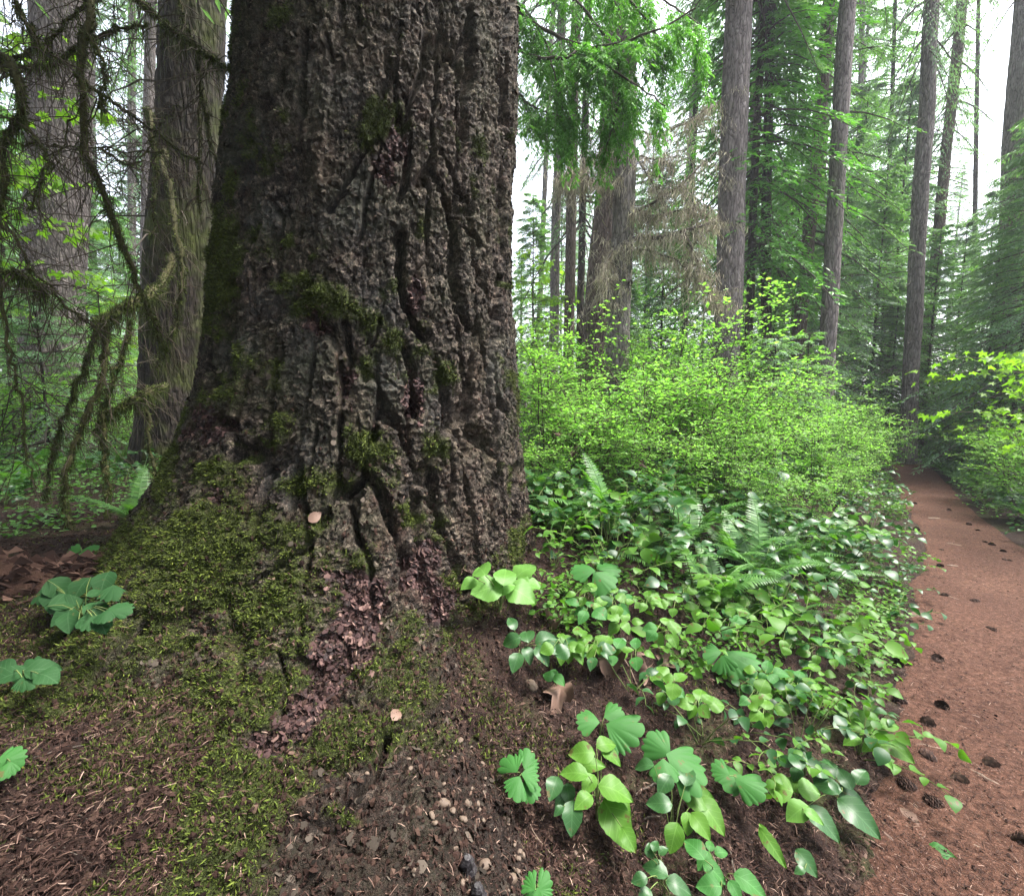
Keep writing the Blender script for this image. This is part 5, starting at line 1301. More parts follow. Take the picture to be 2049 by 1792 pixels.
hero('vanilla_leaf_plant', 'bluish green clump of many overlapping leaves beside the mossy left root', 'plant', (165, 1255), [(165+_r.uniform(-78, 78), 1205+_r.uniform(-45, 45), _r.uniform(34, 56), _r.uniform(-200, 20), _r.choice(['v', 's', 'o', 's'])) for _ in range(20)], M_SHADEPAINT, .12, 8)
hero('vanilla_leaf_plant', 'dark broad leaves lying low at the left edge below the bluish clump', 'plant', (50, 1385), [(84, 1338, 52, 8, 's'), (52, 1342, 50, 170, 'v'), (20, 1350, 52, 190, 's'), (48, 1366, 40, 265, 'v'), (95, 1352, 40, -15, 'o'), (5, 1335, 44, 160, 's')], M_SHADEPAINT, .08, 9)
hero('vanilla_leaf_plant', 'small green leaf on the rotten log at the left', 'plant', (163, 1118), [(148, 1100, 32, 175, 'v'), (180, 1100, 32, 5, 'v'), (163, 1112, 26, 265, 'v')], M_VAN, .06, 10)
hero('vanilla_leaf_plant', 'yellow green scalloped leaf held above the fern beside the huge fir', 'plant', (1265, 1110), [(1235, 1052, 50, 165, 'v'), (1290, 1046, 56, 8, 'v'), (1285, 1066, 60, -24, 'v')], M_TRIL, .12, 11)
hero('vanilla_leaf_plant', 'pair of green leaflets on the bank right of the fan shaped bunch', 'plant', (1490, 1600), [(1465, 1555, 60, 172, 'v'), (1498, 1572, 62, -28, 'v'), (1440, 1540, 40, 150, 'v')], M_VAN, .08, 12)
hero('soft_leaf_plant', 'pale light green whorl of big soft leaves against the foot of the huge fir', 'plant', (1000, 1225), [(962, 1138, 50, 125, 'o'), (1010, 1150, 54, 80, 'o'), (1050, 1142, 48, 35, 'r'), (975, 1178, 62, 190, 'r'), (1040, 1184, 60, -18, 'o'), (1005, 1170, 50, 20, 'o'), (1062, 1166, 42, -5, 'o'), (940, 1165, 36, 200, 'o')], M_TRIL, .10, 13, stem=.003)
hero('salal_sprig', 'bluish glossy salal sprig under the pale soft leaved plant', 'shrub', (1040, 1335), [(1024, 1281, 38, 200, 's'), (1053, 1270, 42, 100, 's'), (1092, 1279, 46, 15, 's'), (1084, 1308, 42, -55, 's'), (1032, 1322, 38, 250, 's'), (1056, 1308, 34, -70, 's'), (1024, 1246, 32, 110, 's'), (1100, 1296, 40, -15, 's')], M_SALD, .10, 14)
hero('salal_sprig', 'upright salal stem with large shiny leaves below the big scalloped leaf', 'shrub', (1200, 1640), [(1165, 1505, 50, 178, 's'), (1212, 1488, 42, 15, 's'), (1222, 1510, 42, -35, 's'), (1150, 1545, 54, 165, 's'), (1185, 1530, 44, 10, 's'), (1178, 1565, 40, 240, 's'), (1168, 1600, 42, 215, 's'), (1230, 1580, 66, -15, 's'), (1240, 1600, 52, -50, 's'), (1232, 1642, 86, -60, 's'), (1256, 1675, 42, -60, 's')], M_SALF, .09, 15)
hero('salal_sprig', 'dull dark salal sprig left of the upright shiny salal stem', 'shrub', (1130, 1650), [(1108, 1572, 44, 250, 's'), (1136, 1586, 36, 280, 's'), (1144, 1632, 54, 268, 's'), (1118, 1620, 24, 220, 's'), (1122, 1598, 28, 230, 's')], M_SALD, .07, 16)
hero('salal_sprig', 'salal sprig with drooping leaves beneath the long scalloped leaf', 'shrub', (1345, 1700), [(1320, 1606, 48, 172, 's'), (1396, 1592, 62, -4, 's'), (1420, 1626, 64, -48, 's'), (1376, 1645, 36, 275, 's'), (1400, 1648, 46, -52, 's'), (1348, 1672, 50, 255, 's'), (1374, 1548, 48, 80, 's'), (1330, 1566, 42, 235, 's'), (1288, 1530, 42, 175, 's')], M_SALF, .09, 17, M_SALD)
hero('salal_sprig', 'sprig with three rounded yellow green leaves near the trail corner', 'shrub', (1590, 1640), [(1560, 1576, 46, 165, 'r'), (1592, 1568, 34, 60, 'r'), (1617, 1580, 38, -10, 'r'), (1596, 1622, 50, 205, 's'), (1628, 1632, 34, -30, 's')], M_SALF, .08, 18, M_TRIL)
hero('salal_sprig', 'dark green salal sprig hanging over the trail edge at the bottom right', 'shrub', (1680, 1600), [(1645, 1642, 62, -42, 's'), (1716, 1630, 74, -38, 's'), (1655, 1572, 48, 160, 's'), (1690, 1556, 40, 120, 's'), (1722, 1552, 38, 60, 's'), (1660, 1535, 40, 110, 's'), (1700, 1590, 46, -20, 's')], M_SALD, .07, 19)
hero('salal_sprig', 'low sprig of dark leaves at the bottom edge right of centre', 'shrub', (1330, 1790), [(1312, 1738, 48, 150, 's'), (1357, 1772, 48, -20, 's'), (1280, 1758, 32, 190, 's'), (1300, 1700, 26, 100, 's'), (1326, 1700, 22, 40, 's'), (1290, 1790, 34, 230, 's'), (1310, 1690, 24, 70, 's')], M_SALD, .07, 20)
hero('salal_sprig', 'trailing light green sprig along the bottom edge', 'shrub', (1440, 1790), [(1420, 1771, 46, 175, 's'), (1390, 1696, 46, 130, 's'), (1408, 1718, 38, 240, 's'), (1428, 1742, 44, -38, 's'), (1500, 1768, 60, -32, 's'), (1420, 1690, 22, 80, 's'), (1442, 1704, 26, 10, 's'), (1470, 1780, 34, -60, 's')], M_VAN, .07, 21)
hero('salal_sprig', 'lone narrow leaf leaning over the litter above the bottom right', 'shrub', (1560, 1725), [(1543, 1690, 64, -55, 'n'), (1528, 1660, 30, 120, 'n')], M_SALF, .06, 22)
hero('salal_sprig', 'lone bluish leaf on the bank by the bottom edge', 'shrub', (1620, 1745), [(1612, 1722, 44, -50, 's'), (1600, 1740, 22, 200, 's')], M_SALD, .06, 23)
hero('salal_sprig', 'tiny pair of green leaves under the blue glossy sprig', 'shrub', (1112, 1385), [(1098, 1352, 24, 150, 'o'), (1118, 1358, 26, -40, 'o'), (1108, 1345, 20, 70, 'o')], M_VAN, .06, 24)
hero('salal_sprig', 'fresh bright salal spray arching out over the trail edge', 'shrub', (1720, 1510), [(1730, 1440, 46, -20, 's'), (1760, 1470, 44, -30, 's'), (1790, 1495, 56, -30, 's'), (1700, 1450, 40, 160, 's'), (1742, 1490, 36, 200, 's'), (1765, 1515, 36, -40, 's'), (1705, 1480, 34, 190, 's'), (1745, 1420, 34, 40, 's'), (1780, 1450, 34, 10, 's'), (1690, 1420, 34, 120, 's')], M_SALF, .08, 25, M_TRIL)
hero('salal_sprig', 'single pale leaf lying on the trail at the bottom', 'leaf', (1882, 1712), [(1882, 1706, 42, -12, 's')], M_VAN, .015, 26)
rng = np.random.default_rng(91)
# more broad leaves between: each sprig stands on its own
n_ = 0
BL = 'small salal sprig among the crowded leaves of the near bank'
for i in range(46):
    px = rng.uniform(1120, 1800); lo = 1215+0.02*px; py = rng.uniform(1180, 1200+.42*(px-1050)+130)
    if py > 1560 or (px < 1330 and py > 1330): continue
    p, t = ground_hit(px, py)
    if float(path_dist(p[0], p[1])) < .55: continue
    k = int(rng.integers(4, 8)); a0 = rng.uniform(0, 360); lv = []
    sz = 62/t*1.5*.62
    for q in range(k):
        a = a0+q*137+rng.uniform(-20, 20); d = rng.uniform(12, 40)
        lv.append((px+d*math.cos(R(a)), py-20-d*.7*math.sin(R(a)), sz*rng.uniform(.7, 1.2), a, rng.choice(['s', 's', 'r', 'o'])))
    h_ = hero('salal_sprig', BL, 'shrub', (px, py), lv, [M_SALF, M_SALD, M_VAN][i % 3], .10, 400+i, M_SALF)
    h_['group'] = 'small sprigs on the near bank'

# ------------------------------------------------------------------ fallen leaves, cones, stones, sticks
M_DLEAF = plain('dry_leaf', (0.060, 0.034, 0.024), (0.165, 0.102, 0.076), 9, .7, .3)
def lying(name, label, cat, tv, tf, px, py, ln, ang, m, lift=.006, tilt=.35, seed=0, group=None, wid=1.0, onbark=False, cf=.25):
    rng = np.random.default_rng(seed)
    if onbark: p, n0 = trunk_hit(px, py); t = float(project(p)[2])
    else: p, t = any_hit(px, py); n0 = np.array([0, 0, 1.])
    N = nrm(n0+cf*nrm(CAM-p)+rng.normal(0, tilt, 3)); D = leaf_dir(px, py, ang, N); S = fit(t, ln)
    V, F = scatter(tv, tf, -D*S*.5+N*lift, D, N, S, S*wid)
    o = link(name, MB().add(V, F).mesh(name, m), None, p); return tag(o, label, cat, group)
DL = [maple_leaf(.75, 3), maple_leaf(.9, 5), maple_leaf(.65, 8)]
def crumple(T, f, seed):
    V = np.array(T[0]); y = V[:, 1]; x = V[:, 0]   # a dry leaf folds up along its midrib and its lobes roll in
    V[:, 1] = np.sign(y)*np.abs(y)**.9*(.62-.18*np.abs(y)); V[:, 2] += f*np.abs(y)**1.2+.10*np.sin(x*6+seed)+.08*np.sin(y*9+seed*2)-.25*np.clip(x-.45, 0, 1)
    return V, T[1]
DL = [crumple(T, f, i) for i, (T, f) in enumerate(zip(DL, (.55, .7, .6)))]
for i, (px, py, ln, ang, v, lab) in enumerate([(1112, 1420, 78, 255, 0, 'curled brown dead maple leaf, left one of the two biggest by the huge fir'), (1228, 1370, 84, 300, 1, 'large pale brown dead maple leaf with a dark hole beside the big scalloped leaf'), (1290, 1364, 38, 260, 2, 'small crumpled dead leaf right of the biggest dead leaf'),
        (1282, 1308, 52, 10, 0, 'flat dead leaf half hidden behind green leaves above the crumpled one'), (1345, 1338, 46, -30, 2, 'dead leaf tucked under the salal right of the dead maple leaves'), (1118, 1235, 50, 60, 1, 'dull dead leaf in shade right of the pale soft leaved plant'), (1520, 1255, 36, 90, 2, 'dead leaf hanging in the dark fern above the trail edge'), (1210, 945, 34, 80, 1, 'brown dead leaf caught in the bushes beside the huge fir')]):
    lying('dead_leaf', lab, 'dead leaf', DL[v][0], DL[v][1], px, py, ln*1.05, ang, M_DLEAF, .035, .22, i, cf=.9)
OV = ovate(.36, .3, .3)
for i, (px, py, ln, ang, lab) in enumerate([(1812, 1645, 62, -58, 'smooth pinkish dead leaf on the trail edge at the bottom right'), (1768, 1690, 70, -28, 'long pale dead leaf at the foot of the dark salal sprig'), (1846, 1238, 40, -25, 'pale whitish leaf at the left edge of the trail'), (1722, 1706, 30, -60, 'small dead leaf next to the long pale one')]):
    lying('dead_leaf', lab, 'dead leaf', OV[0], OV[1], px, py, ln, ang, M_DLEAF, .008, .2, 20+i)
for i, (px, py, ln, ang, lab) in enumerate([(630, 1032, 30, 35, 'pinkish dead leaf stuck on the mossy bark low on the huge fir'), (430, 1000, 26, 100, 'crumpled pink dead leaf stuck to the left flank of the huge fir'), (792, 1432, 32, 60, 'pale torn leaf scrap on the moss above the fissure at the foot of the fir')]):
    lying('dead_leaf', lab, 'dead leaf', OV[0], OV[1], px, py, ln, ang, M_DLEAF, .012, .2, 30+i, None, 1.0, True)
# cones: an ovoid of overlapping scales
def cone_mesh(seed):
    rng = np.random.default_rng(seed); n = 90; t = (np.arange(n)+.5)/n; a = np.arange(n)*2.39996
    r_ = .30*np.sin(np.pi*np.clip(t*.93+.05, 0, 1))**.7+.02
    P = np.stack([t-.5, r_*.55*np.cos(a), r_*.55*np.sin(a)], -1); o = np.stack([0*a, np.cos(a), np.sin(a)], -1)
    D = nrm(o*.8+np.array([.75, 0, 0])); N = nrm(np.array([-.8, 0, 0])+o*.75)
    sv = np.array([(0, -.16, 0), (0, .16, 0), (.6, .42, .04), (1, .24, .12), (1.06, 0, .15), (1, -.24, .12), (.6, -.42, .04), (.6, 0, .12)])
    sf = np.array([(0, 7, 1), (1, 7, 2), (2, 7, 3), (3, 7, 4), (4, 7, 5), (5, 7, 6), (6, 7, 0)])
    V, F = scatter(sv, sf, P, D, N, .24*(.6+.5*np.sin(np.pi*t))*rng.uniform(.85, 1.15, n))
    core = curve([(-.48, 0, 0), (0, 0, 0), (.45, 0, 0)], 7); Vc, Fc = tube(core, [.05, .14, .18, .18, .15, .1, .02], 8)
    return MB().add(V, F).add(Vc, Fc).mesh('fir_cone', islandmat('cone_scales', [(0, (.018, .011, .009)), (.6, (.045, .026, .020)), (1, (.085, .05, .038))], .85), True)
CN = [cone_mesh(1), cone_mesh(2)]
CONES = [(1884, 1417), (1853, 1453), (1857, 1521), (1979, 1536), (1815, 1577), (1916, 1568), (1869, 1613), (1794, 1329), (1720, 1388), (1725, 1341), (1873, 1323), (1981, 1264), (1887, 1196), (1969, 1087), (1985, 1093), (2007, 1106), (1882, 1103), (1879, 1135), (1834, 1061), (1956, 1065), (1937, 1053), (1898, 1023), (2021, 1127), (2010, 1125), (1830, 1010), (1951, 1207), (2040, 1690), (1690, 1405), (1800, 1405)]
BIGC = {(1815, 1577): 'roundest dark cone on the trail edge, end towards the camera', (1869, 1613): 'long dark cone lying just below the roundest cone', (1857, 1521): 'fat dark cone beside the bright salal spray at the trail edge', (1853, 1453): 'dark cone between the bright salal spray and the cone nearest the trail middle', (1979, 1536): 'dark cone alone well out on the trail at the lower right'}
for i, (px, py) in enumerate(CONES):
    p, t = any_hit(px, py); a = rng.uniform(0, 6.283)
    L = fit(t, 46 if (px, py) in BIGC else 40) if py > 1250 else .05*rng.uniform(.85, 1.2)
    L = min(max(L, .035), .058)
    o = link('fir_cone', CN[i % 2], None, p+np.array([0, 0, .008+L*.12])); o.scale = (L, L*1.25, L*1.25)
    o.rotation_euler = (rng.uniform(0, 6), rng.normal(0, .25), a)
    lab = BIGC.get((px, py))
    tag(o, lab or 'small dark cone lying on the trail', 'cone', None if lab else 'cones scattered on the trail')
# stones
def pebble_mesh(seed):
    rng = np.random.default_rng(seed); n, k = 9, 14
    th = np.linspace(0, math.pi, n); ph = np.arange(k)*2*math.pi/k; TH, PH_ = np.meshgrid(th, ph, indexing='ij')
    d = np.stack([np.sin(TH)*np.cos(PH_), np.sin(TH)*np.sin(PH_), np.cos(TH)], -1)
    r_ = 1+.42*fbm(d[..., 0]*1.7+seed*3, d[..., 1]*1.4, d[..., 2]*1.4, 3, seed)
    V = d*r_[..., None]*np.array([.5, .38, .27])
    i = np.arange(n-1)[:, None]*k; j = np.arange(k)[None]; j2 = (j+1) % k
    return MB().add(V.reshape(-1, 3), np.stack([i+j, i+k+j, i+k+j2, i+j2], -1).reshape(-1, 4)).mesh('pebble', M_PEB)
M_PEB = plain('pebble_stone', (0.042, 0.028, 0.020), (0.125, 0.090, 0.066), 45, .7, .3)
PB = [pebble_mesh(s) for s in range(4)]
BIGP = [(888, 1607, 26, 'largest pale pebble below the foot of the fir, flat faced'), (908, 1622, 16, 'brownish pebble touching the largest pale pebble'), (928, 1640, 18, 'round tan pebble right of the largest pale pebble'), (862, 1640, 15, 'grey pebble left of and below the largest pale pebble'), (866, 1655, 14, 'orange tan pebble directly under the grey one'), (1022, 1760, 30, 'big angular tan stone by the bottom edge'), (930, 1475, 18, 'rounded tan stone at the base of the fir above the litter'), (1062, 1375, 28, 'grey brown half buried stone left of the curled dead leaf'), (45, 1770, 40, 'pale chunk in the dark litter at the bottom left corner'), (975, 1725, 26, 'bluish grey flat stone beside the black charred chunk'), (965, 1600, 14, 'small tan pebble on the needle litter right of the pale pebble'), (1013, 1640, 16, 'tan pebble under the five part green leaf')]
for i, (px, py, ln, lab) in enumerate(BIGP):
    p, t = any_hit(px, py); S = fit(t, ln)*1.05
    o = link('pebble', PB[i % 4], None, p+np.array([0, 0, S*.12])); o.scale = (S, S, S); o.rotation_euler = (rng.normal(0, .3), rng.normal(0, .3), rng.uniform(0, 6.28)); tag(o, lab, 'stone')
for i in range(90):
    px, py = (rng.normal(985, 90), rng.uniform(1470, 1790)) if i < 60 else (rng.uniform(1000, 1240), rng.uniform(1640, 1790))
    p, t = any_hit(px, py); S = fit(t, rng.uniform(6, 14))
    o = link('pebble', PB[i % 4], None, p+np.array([0, 0, S*.1])); o.scale = (S, S, S); o.rotation_euler = (rng.normal(0, .4), rng.normal(0, .4), rng.uniform(0, 6.28)); tag(o, 'small tan pebble in the needle litter below the huge fir', 'stone', 'pebbles in the litter below the fir')
# charred wood
M_CHAR = plain('charred_wood', (0.006, 0.005, 0.006), (0.03, 0.026, 0.028), 50, .5, .4, .01, (1, 1, .3))
for px, py, a, b, lab in ((938, 1730, 40, 95, 'black charred wood chunk standing in the litter at the bottom'), (952, 1792, 34, 75, 'black charred scrap at the bottom edge below the taller chunk')):
    p, t = any_hit(px, py); w_, h_ = fit(t, a)/2, fit(t, b)/2
    V, F = tube(curve([(0, 0, -h_), (.004, 0, 0), (-.006, .01, h_)], 10), w_*np.array([.5, .8, 1, 1.05, .95, 1, .9, .8, .7, .35]), 7, .5, rng)
    o = link('charred_chunk', MB().add(V, [F, np.array([list(range(63, 70))])]).mesh('charred_chunk', M_CHAR, False), None, p); o.rotation_euler = (.5, .15, .4); tag(o, lab, 'charred wood')
# sticks and chips
M_STICK = plain('weathered_stick', (0.065, 0.044, 0.033), (0.20, 0.145, 0.11), 30, .8, .2, .01, (1, 1, 1))
def stick(label, px, py, ln, ang, wpx, seed, group=None, m=None):
    rng = np.random.default_rng(seed); p, t = any_hit(px, py); N = np.array([0, 0, 1.]); D = leaf_dir(px, py, ang, N); D = nrm(D*np.array([1, 1, .3])); L = fit(t, ln)*1.2; w_ = fit(t, wpx)/2
    tt = np.linspace(-.5, .5, 9); P = D*(tt*L)[:, None]+np.cumsum(rng.normal(0, .02*L, (9, 3)), 0)*np.array([1, 1, .2]); P[:, 2] += w_+.004
    for i in range(9): P[i, 2] += float(G(p[0]+P[i, 0], p[1]+P[i, 1]))-p[2]
    o = link('fallen_stick', MB().add(*tube(P, w_*np.array([.5, .9, 1, 1, .95, .9, .9, .8, .4]), 6, .3, rng)).mesh('fallen_stick', m or M_STICK), None, p); tag(o, label, 'stick', group)
for i, s in enumerate([('pale stick at the trail edge beside the fat dark cone', 1863, 1498, 40, -12, 5), ('flat tan piece of wood far out on the trail at lower right', 1975, 1566, 46, -28, 8), ('small pale chip at the left of the upper trail', 1909, 1201, 20, -18, 5), ('pale chip in the middle of the trail', 1906, 1092, 18, -12, 4), ('tiny pale chip on the trail near the bend', 1866, 1040, 18, 0, 5), ('light brown chip on the trail under the pale chip', 1905, 1135, 16, -5, 5), ('thin twig crossing the bank below the salal', 1560, 1545, 90, 15, 4), ('thin twig leaning over the litter left of the lone leaf', 1345, 1690, 110, 60, 4), ('long thin twig on the slope under the dead maple leaves', 1255, 1330, 90, -50, 3), ('short pale twig by the bottom edge of the trail', 1990, 1720, 60, -30, 5)]):
    stick(s[0], *s[1:5], s[5], i)
for i in range(26):
    px, py = rng.uniform(60, 1500), rng.uniform(1480, 1785)
    stick('thin dead twig lying on the needle litter', px, py, rng.uniform(30, 110), rng.uniform(-80, 80), rng.uniform(2, 4.5), 700+i, 'twigs on the litter', M_DEAD if i % 3 else None)
for i, (px, py) in enumerate([(1118, 868), (1143, 905), (1280, 925), (1170, 1010), (1262, 790)]):
    p = at(px, py, 3.5 if py > 850 else 4.4)
    V, F = scatter(DL[i % 3][0], DL[i % 3][1], [(0, 0, 0)], [C_U*-.8+C_R*rng.normal(0, .5)], [-C_F+rng.normal(0, .4, 3)], [.07]); tag(link('dead_leaf', MB().add(V, F).mesh('dead_leaf', M_DLEAF), None, p), 'curled brown leaf caught on huckleberry twigs beside the huge fir', 'dead leaf', 'dead leaves caught in the bushes')
# the rotten log
lp, lt = ground_hit(70, 1175)
LG = thing('rotten_log', 'crumbling reddish rotten log at the left edge behind the bluish leaf clump', 'log', lp)
M_ROT = plain('rotten_wood', (0.016, 0.008, 0.006), (0.075, 0.042, 0.031), 14, .95, .1, .03, (1, 1, 1))
t_ = np.linspace(0, 1, 60); P = np.stack([-1.0+1.75*t_, -.10+.35*t_+.05*np.sin(t_*7), .02-.10*t_+.03*np.sin(t_*9)], -1)
V, F = tube(P, .155*(1+.3*fbm(t_*6, t_*0, oct=3, s=5))*np.sin(np.clip(t_*1.0, .03, .985)*math.pi)**.35, 26, .0); V = V.reshape(60, 26, 3)
V += (.035*fbm(V[..., 0]*9, V[..., 1]*22, V[..., 2]*22, 4, 7))[..., None]*nrm(V-P[:, None])
link('body', MB().add(V.reshape(-1, 3), F).mesh('body', M_ROT), LG)
n = 1800; q = rng.random(n); i_ = (q*58).astype(int); dr = nrm(rng.normal(0, 1, (n, 3))+np.array([0, -.4, .7])); S = P[i_]+dr*(.15*rng.uniform(.8, 1.15, (n, 1)))
tv = np.array([(-.5, -.5, 0), (-.4, .5, .1), (.5, .35, .05), (.6, -.3, -.05), (0, 0, .5)]); tf = np.array([(0, 3, 4), (3, 2, 4), (2, 1, 4), (1, 0, 4)])
L = rng.uniform(.02, .07, n)
V, F = scatter(tv, tf, S, nrm(np.array([.9, .3, -.1])+rng.normal(0, .35, (n, 3))), dr, L, L*rng.uniform(.12, .3, n))
o = link('splinters', MB().add(V, F).mesh('splinters', islandmat('rotten_splinters', [(0, (.016, .008, .006)), (.5, (.048, .025, .019)), (1, (.12, .070, .052))], .9), False), LG); o['kind'] = 'stuff'

# ------------------------------------------------------------------ needles and crumbs on the ground
def near_ground(rng, n, y0=.55, y1=6.0, pw=1.0):
    Y = y0*(y1/y0)**(rng.random(n)**pw); px = rng.uniform(-150, 2200, n); x = (px-1024)/FPX*Y
    da = np.hypot(x-AX0, Y-AY0); return x, Y, da
NEED_V = np.array([(0, -.5, 0), (0, .5, 0), (.5, .5, .10), (.5, -.5, .10), (1, .3, 0), (1, -.3, 0)]); NEED_F = np.array([(0, 3, 2, 1), (3, 5, 4, 2)])
M_NEED = islandmat('dry_needles', [(0, (.008, .005, .004)), (.5, (.021, .0112, .0092)), (.82, (.050, .028, .0225)), (.96, (.120, .076, .060)), (1, (.24, .17, .135))], .85, .08)
M_CRUMB = islandmat('bark_crumbs', [(0, (.007, .004, .0035)), (.5, (.022, .012, .0095)), (.93, (.042, .025, .019)), (1, (.10, .064, .048))], .9, .08)
def lay(rng, x, y, z, n0, ln, wd, tv, tf, tilt, curl=None):
    k = len(x); a = rng.uniform(0, 6.283, k); D = np.stack([np.cos(a), np.sin(a), rng.normal(0, tilt, k)], -1); N = n0+rng.normal(0, .4, (k, 3))
    return scatter(tv, tf, np.stack([x, y, z], -1), D, N, ln, wd)
rng = np.random.default_rng(17)
x, y, da = near_ground(rng, 120000); s = path_dist(x, y); ok = (rng.random(len(x)) < np.where(np.abs(s) < .48, (.48+.4*sstep(.2, .48, np.abs(s))), 1.0))
ok &= da > radius(np.angle(np.exp(1j*(np.arctan2(y-AY0, x-AX0)-FACE))), G(x, y))-.04
x, y = x[ok], y[ok]; z = G(x, y)+.004+.016*rng.random(len(x))*np.where(np.abs(path_dist(x, y)) < .5, .5, 1.3)+np.where(np.abs(path_dist(x, y)) < .45, .014, 0)
V, F = lay(rng, x, y, z, np.array([0, 0, 1.]), rng.uniform(.010, .030, len(x)), rng.uniform(.0010, .0021, len(x)), NEED_V, NEED_F, .22)
tag(link('needle_litter', MB().add(V, F).mesh('needle_litter', M_NEED, False)), 'brown fallen needles covering the forest floor', 'needle litter', kind='stuff')
x, y, da = near_ground(rng, 42000); s = path_dist(x, y); ok = (da > radius(np.angle(np.exp(1j*(np.arctan2(y-AY0, x-AX0)-FACE))), G(x, y))-.04) & (rng.random(len(x)) < np.where(np.abs(s) < .48, .4, 1))
x, y = x[ok], y[ok]; z = G(x, y)+.004+np.where(np.abs(path_dist(x, y)) < .45, .015, .006); ln = rng.uniform(.005, .020, len(x))*rng.uniform(.6, 1.3, len(x))*np.where(np.abs(path_dist(x, y)) < .48, .6, 1)
CH_V = np.array([(-.5, -.3, 0), (-.3, .4, .1), (.3, .45, -.05), (.55, -.1, .1), (.1, -.5, 0), (0, 0, .28)]); CH_F = np.array([(0, 4, 5), (4, 3, 5), (3, 2, 5), (2, 1, 5), (1, 0, 5)])
V, F = lay(rng, x, y, z, np.array([0, 0, 1.]), ln, ln*rng.uniform(.4, 1, len(x)), CH_V, CH_F, .3)
tag(link('bark_litter', MB().add(V, F).mesh('bark_litter', M_CRUMB, False)), 'brown crumbs of bark and leaf on the ground', 'litter', kind='stuff')
# needles caught on the foot of the big trunk
wg = np.where((np.abs(TG['PH']) < R(100)) & (TG['Z'] > .25) & (TG['Z'] < 3), np.exp(-np.maximum(TG['Z']-.60, 0)/.22)+.005, 0)*TG['A']; wg /= wg.sum()
i_ = rng.choice(len(wg), 48000, p=wg); N = TG['N'][i_]; D = nrm(np.cross(N, rng.normal(0, 1, N.shape))+np.array([0, 0, -.45])+N*rng.normal(0.1, .35, (len(i_), 1)))
V, F = scatter(NEED_V, NEED_F, TG['P'][i_]+N*.004, D, N+rng.normal(0, .4, N.shape), rng.uniform(.010, .026, len(i_)), rng.uniform(.0011, .002, len(i_)))
o = link('caught_needles', MB().add(V-np.array([AX0, AY0, .3]), F).mesh('caught_needles', M_NEED, False), BIG); o['kind'] = 'stuff'
i_ = rng.choice(len(wg), 26000, p=wg); N = TG['N'][i_]; ln = rng.uniform(.006, .022, len(i_)); D = nrm(rng.normal(0, .6, N.shape)+np.array([0, 0, -1.]))
V, F = scatter(CH_V, CH_F, TG['P'][i_]+N*.002, D, N+rng.normal(0, .5, N.shape), ln, ln*rng.uniform(.4, 1, len(i_)))
o = link('caught_crumbs', MB().add(V-np.array([AX0, AY0, .3]), F).mesh('caught_crumbs', M_CRUMB, False), BIG); o['kind'] = 'stuff'

# moss spreading from the roots onto the soil
x, y, da = near_ground(rng, 260000, .6, 3.2); ph_ = np.angle(np.exp(1j*(np.arctan2(y-AY0, x-AX0)-FACE))); ex = da-radius(ph_, G(x, y))
mk = sstep(.05, .45, fbm(x*5, y*5, oct=4, s=160, gain=.6)+.55*np.exp(-np.maximum(ex, 0)/.28)-.25+.10*sstep(.2, -.6, ph_))
ok = (ex > -.04) & (rng.random(len(x)) < mk) & (path_dist(x, y) > .75); x, y = x[ok][:70000], y[ok][:70000]; k = len(x)
tv = np.array([(0, -.09, 0), (0, .09, 0), (.55, .10, .06), (.55, -.10, .06), (1, 0, -.06)]); tf = [np.array([(0, 1, 2), (0, 2, 3), (3, 2, 4)])]
D = nrm(rng.normal(0, .7, (k, 3))+np.array([0, 0, 1.])); V, F = scatter(tv, tf, np.stack([x, y, G(x, y)+.004], -1), D, nrm(np.cross(D, rng.normal(0, 1, D.shape))), rng.uniform(.007, .02, k))
tag(link('ground_moss', MB().add(V, F).mesh('ground_moss', bpy.data.materials['moss_shoots'], False)), 'dark green moss spreading over the soil round the foot of the huge fir', 'moss', kind='stuff')

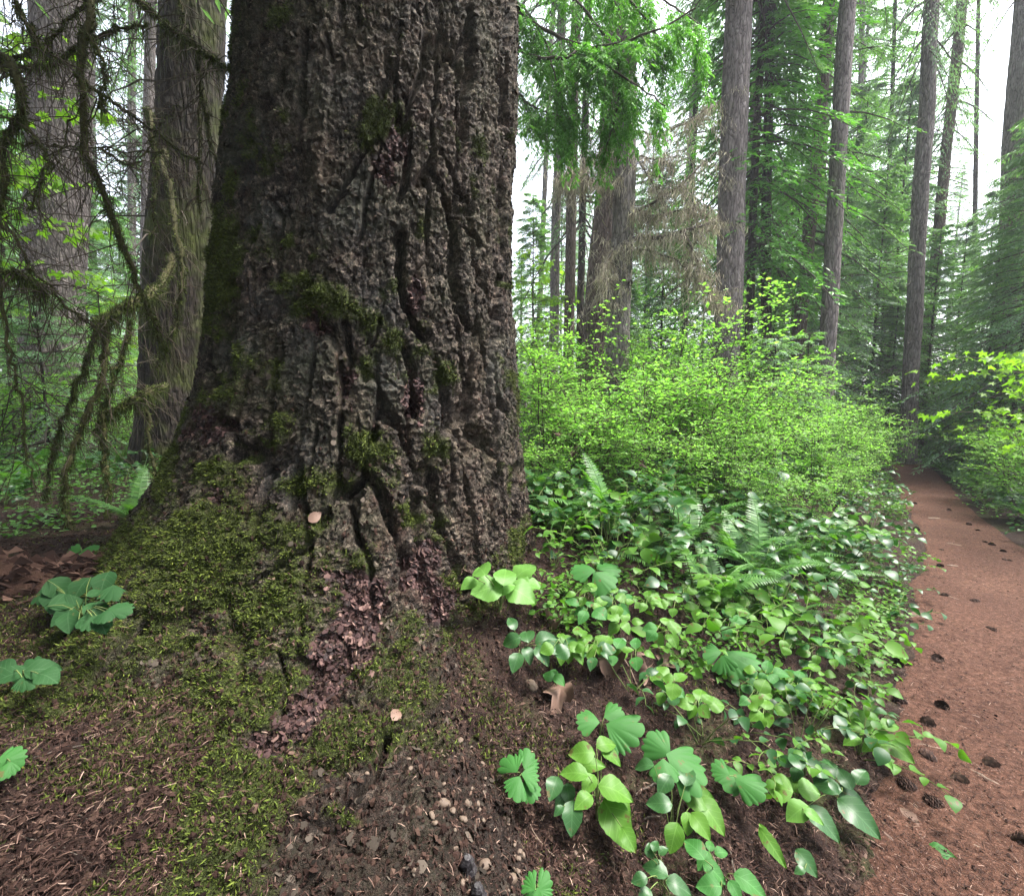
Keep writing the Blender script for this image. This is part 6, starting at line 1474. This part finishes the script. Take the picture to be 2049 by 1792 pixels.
rng = np.random.default_rng(23); x, y, da = near_ground(rng, 5200, .6, 3.0); ph_ = np.angle(np.exp(1j*(np.arctan2(y-AY0, x-AX0)-FACE))); ex = da-radius(ph_, G(x, y)); ok = (ex > -.05) & (rng.random(len(x)) < np.exp(-np.maximum(ex, 0)/.5)) & (path_dist(x, y) > .7); x, y = x[ok], y[ok]; ln = rng.uniform(.010, .028, len(x))
V, F = lay(rng, x, y, G(x, y)+.007, np.array([0, 0, 1.]), ln, ln*rng.uniform(.35, .9, len(x)), CH_V, CH_F, .35)
tag(link('bark_litter', MB().add(V, F).mesh('bark_litter', M_CRUMB, False)), 'larger flakes of fallen bark round the foot of the huge fir', 'litter', kind='stuff')
i_ = rng.choice(len(wg), 4500, p=wg); N = TG['N'][i_]; ln = rng.uniform(.008, .022, len(i_)); D = nrm(rng.normal(0, .6, N.shape)+np.array([0, 0, -1.]))
V, F = scatter(CH_V, CH_F, TG['P'][i_]+N*.003, D, N+rng.normal(0, .45, N.shape), ln, ln*rng.uniform(.35, .9, len(i_)))
o = link('caught_bark', MB().add(V-np.array([AX0, AY0, .3]), F).mesh('caught_bark', M_CRUMB, False), BIG); o['kind'] = 'stuff'
# ------------------------------------------------------------------ damp forest air
def haze(density):
    x0, x1, y0, y1, z0, z1 = -150, 150, -150, 150, -2.5, 44
    V = [(x, y, z) for z in (z0, z1) for y in (y0, y1) for x in (x0, x1)]
    F = np.array([(0, 2, 3, 1), (4, 5, 7, 6), (0, 1, 5, 4), (2, 6, 7, 3), (0, 4, 6, 2), (1, 3, 7, 5)])
    m, t, n = mat('damp_air')
    p = n.new('ShaderNodeVolumePrincipled'); p.inputs['Color'].default_value = (0.86, 0.90, 1.0, 1); p.inputs['Density'].default_value = density
    p.inputs['Anisotropy'].default_value = 0.2
    o = n.new('ShaderNodeOutputMaterial'); t.links.new(p.outputs[0], o.inputs['Volume'])
    tag(link('haze', MB().add(V, F).mesh('haze', m, False)), 'faint damp haze between the far trees', 'haze', kind='stuff')
haze(0.0015)
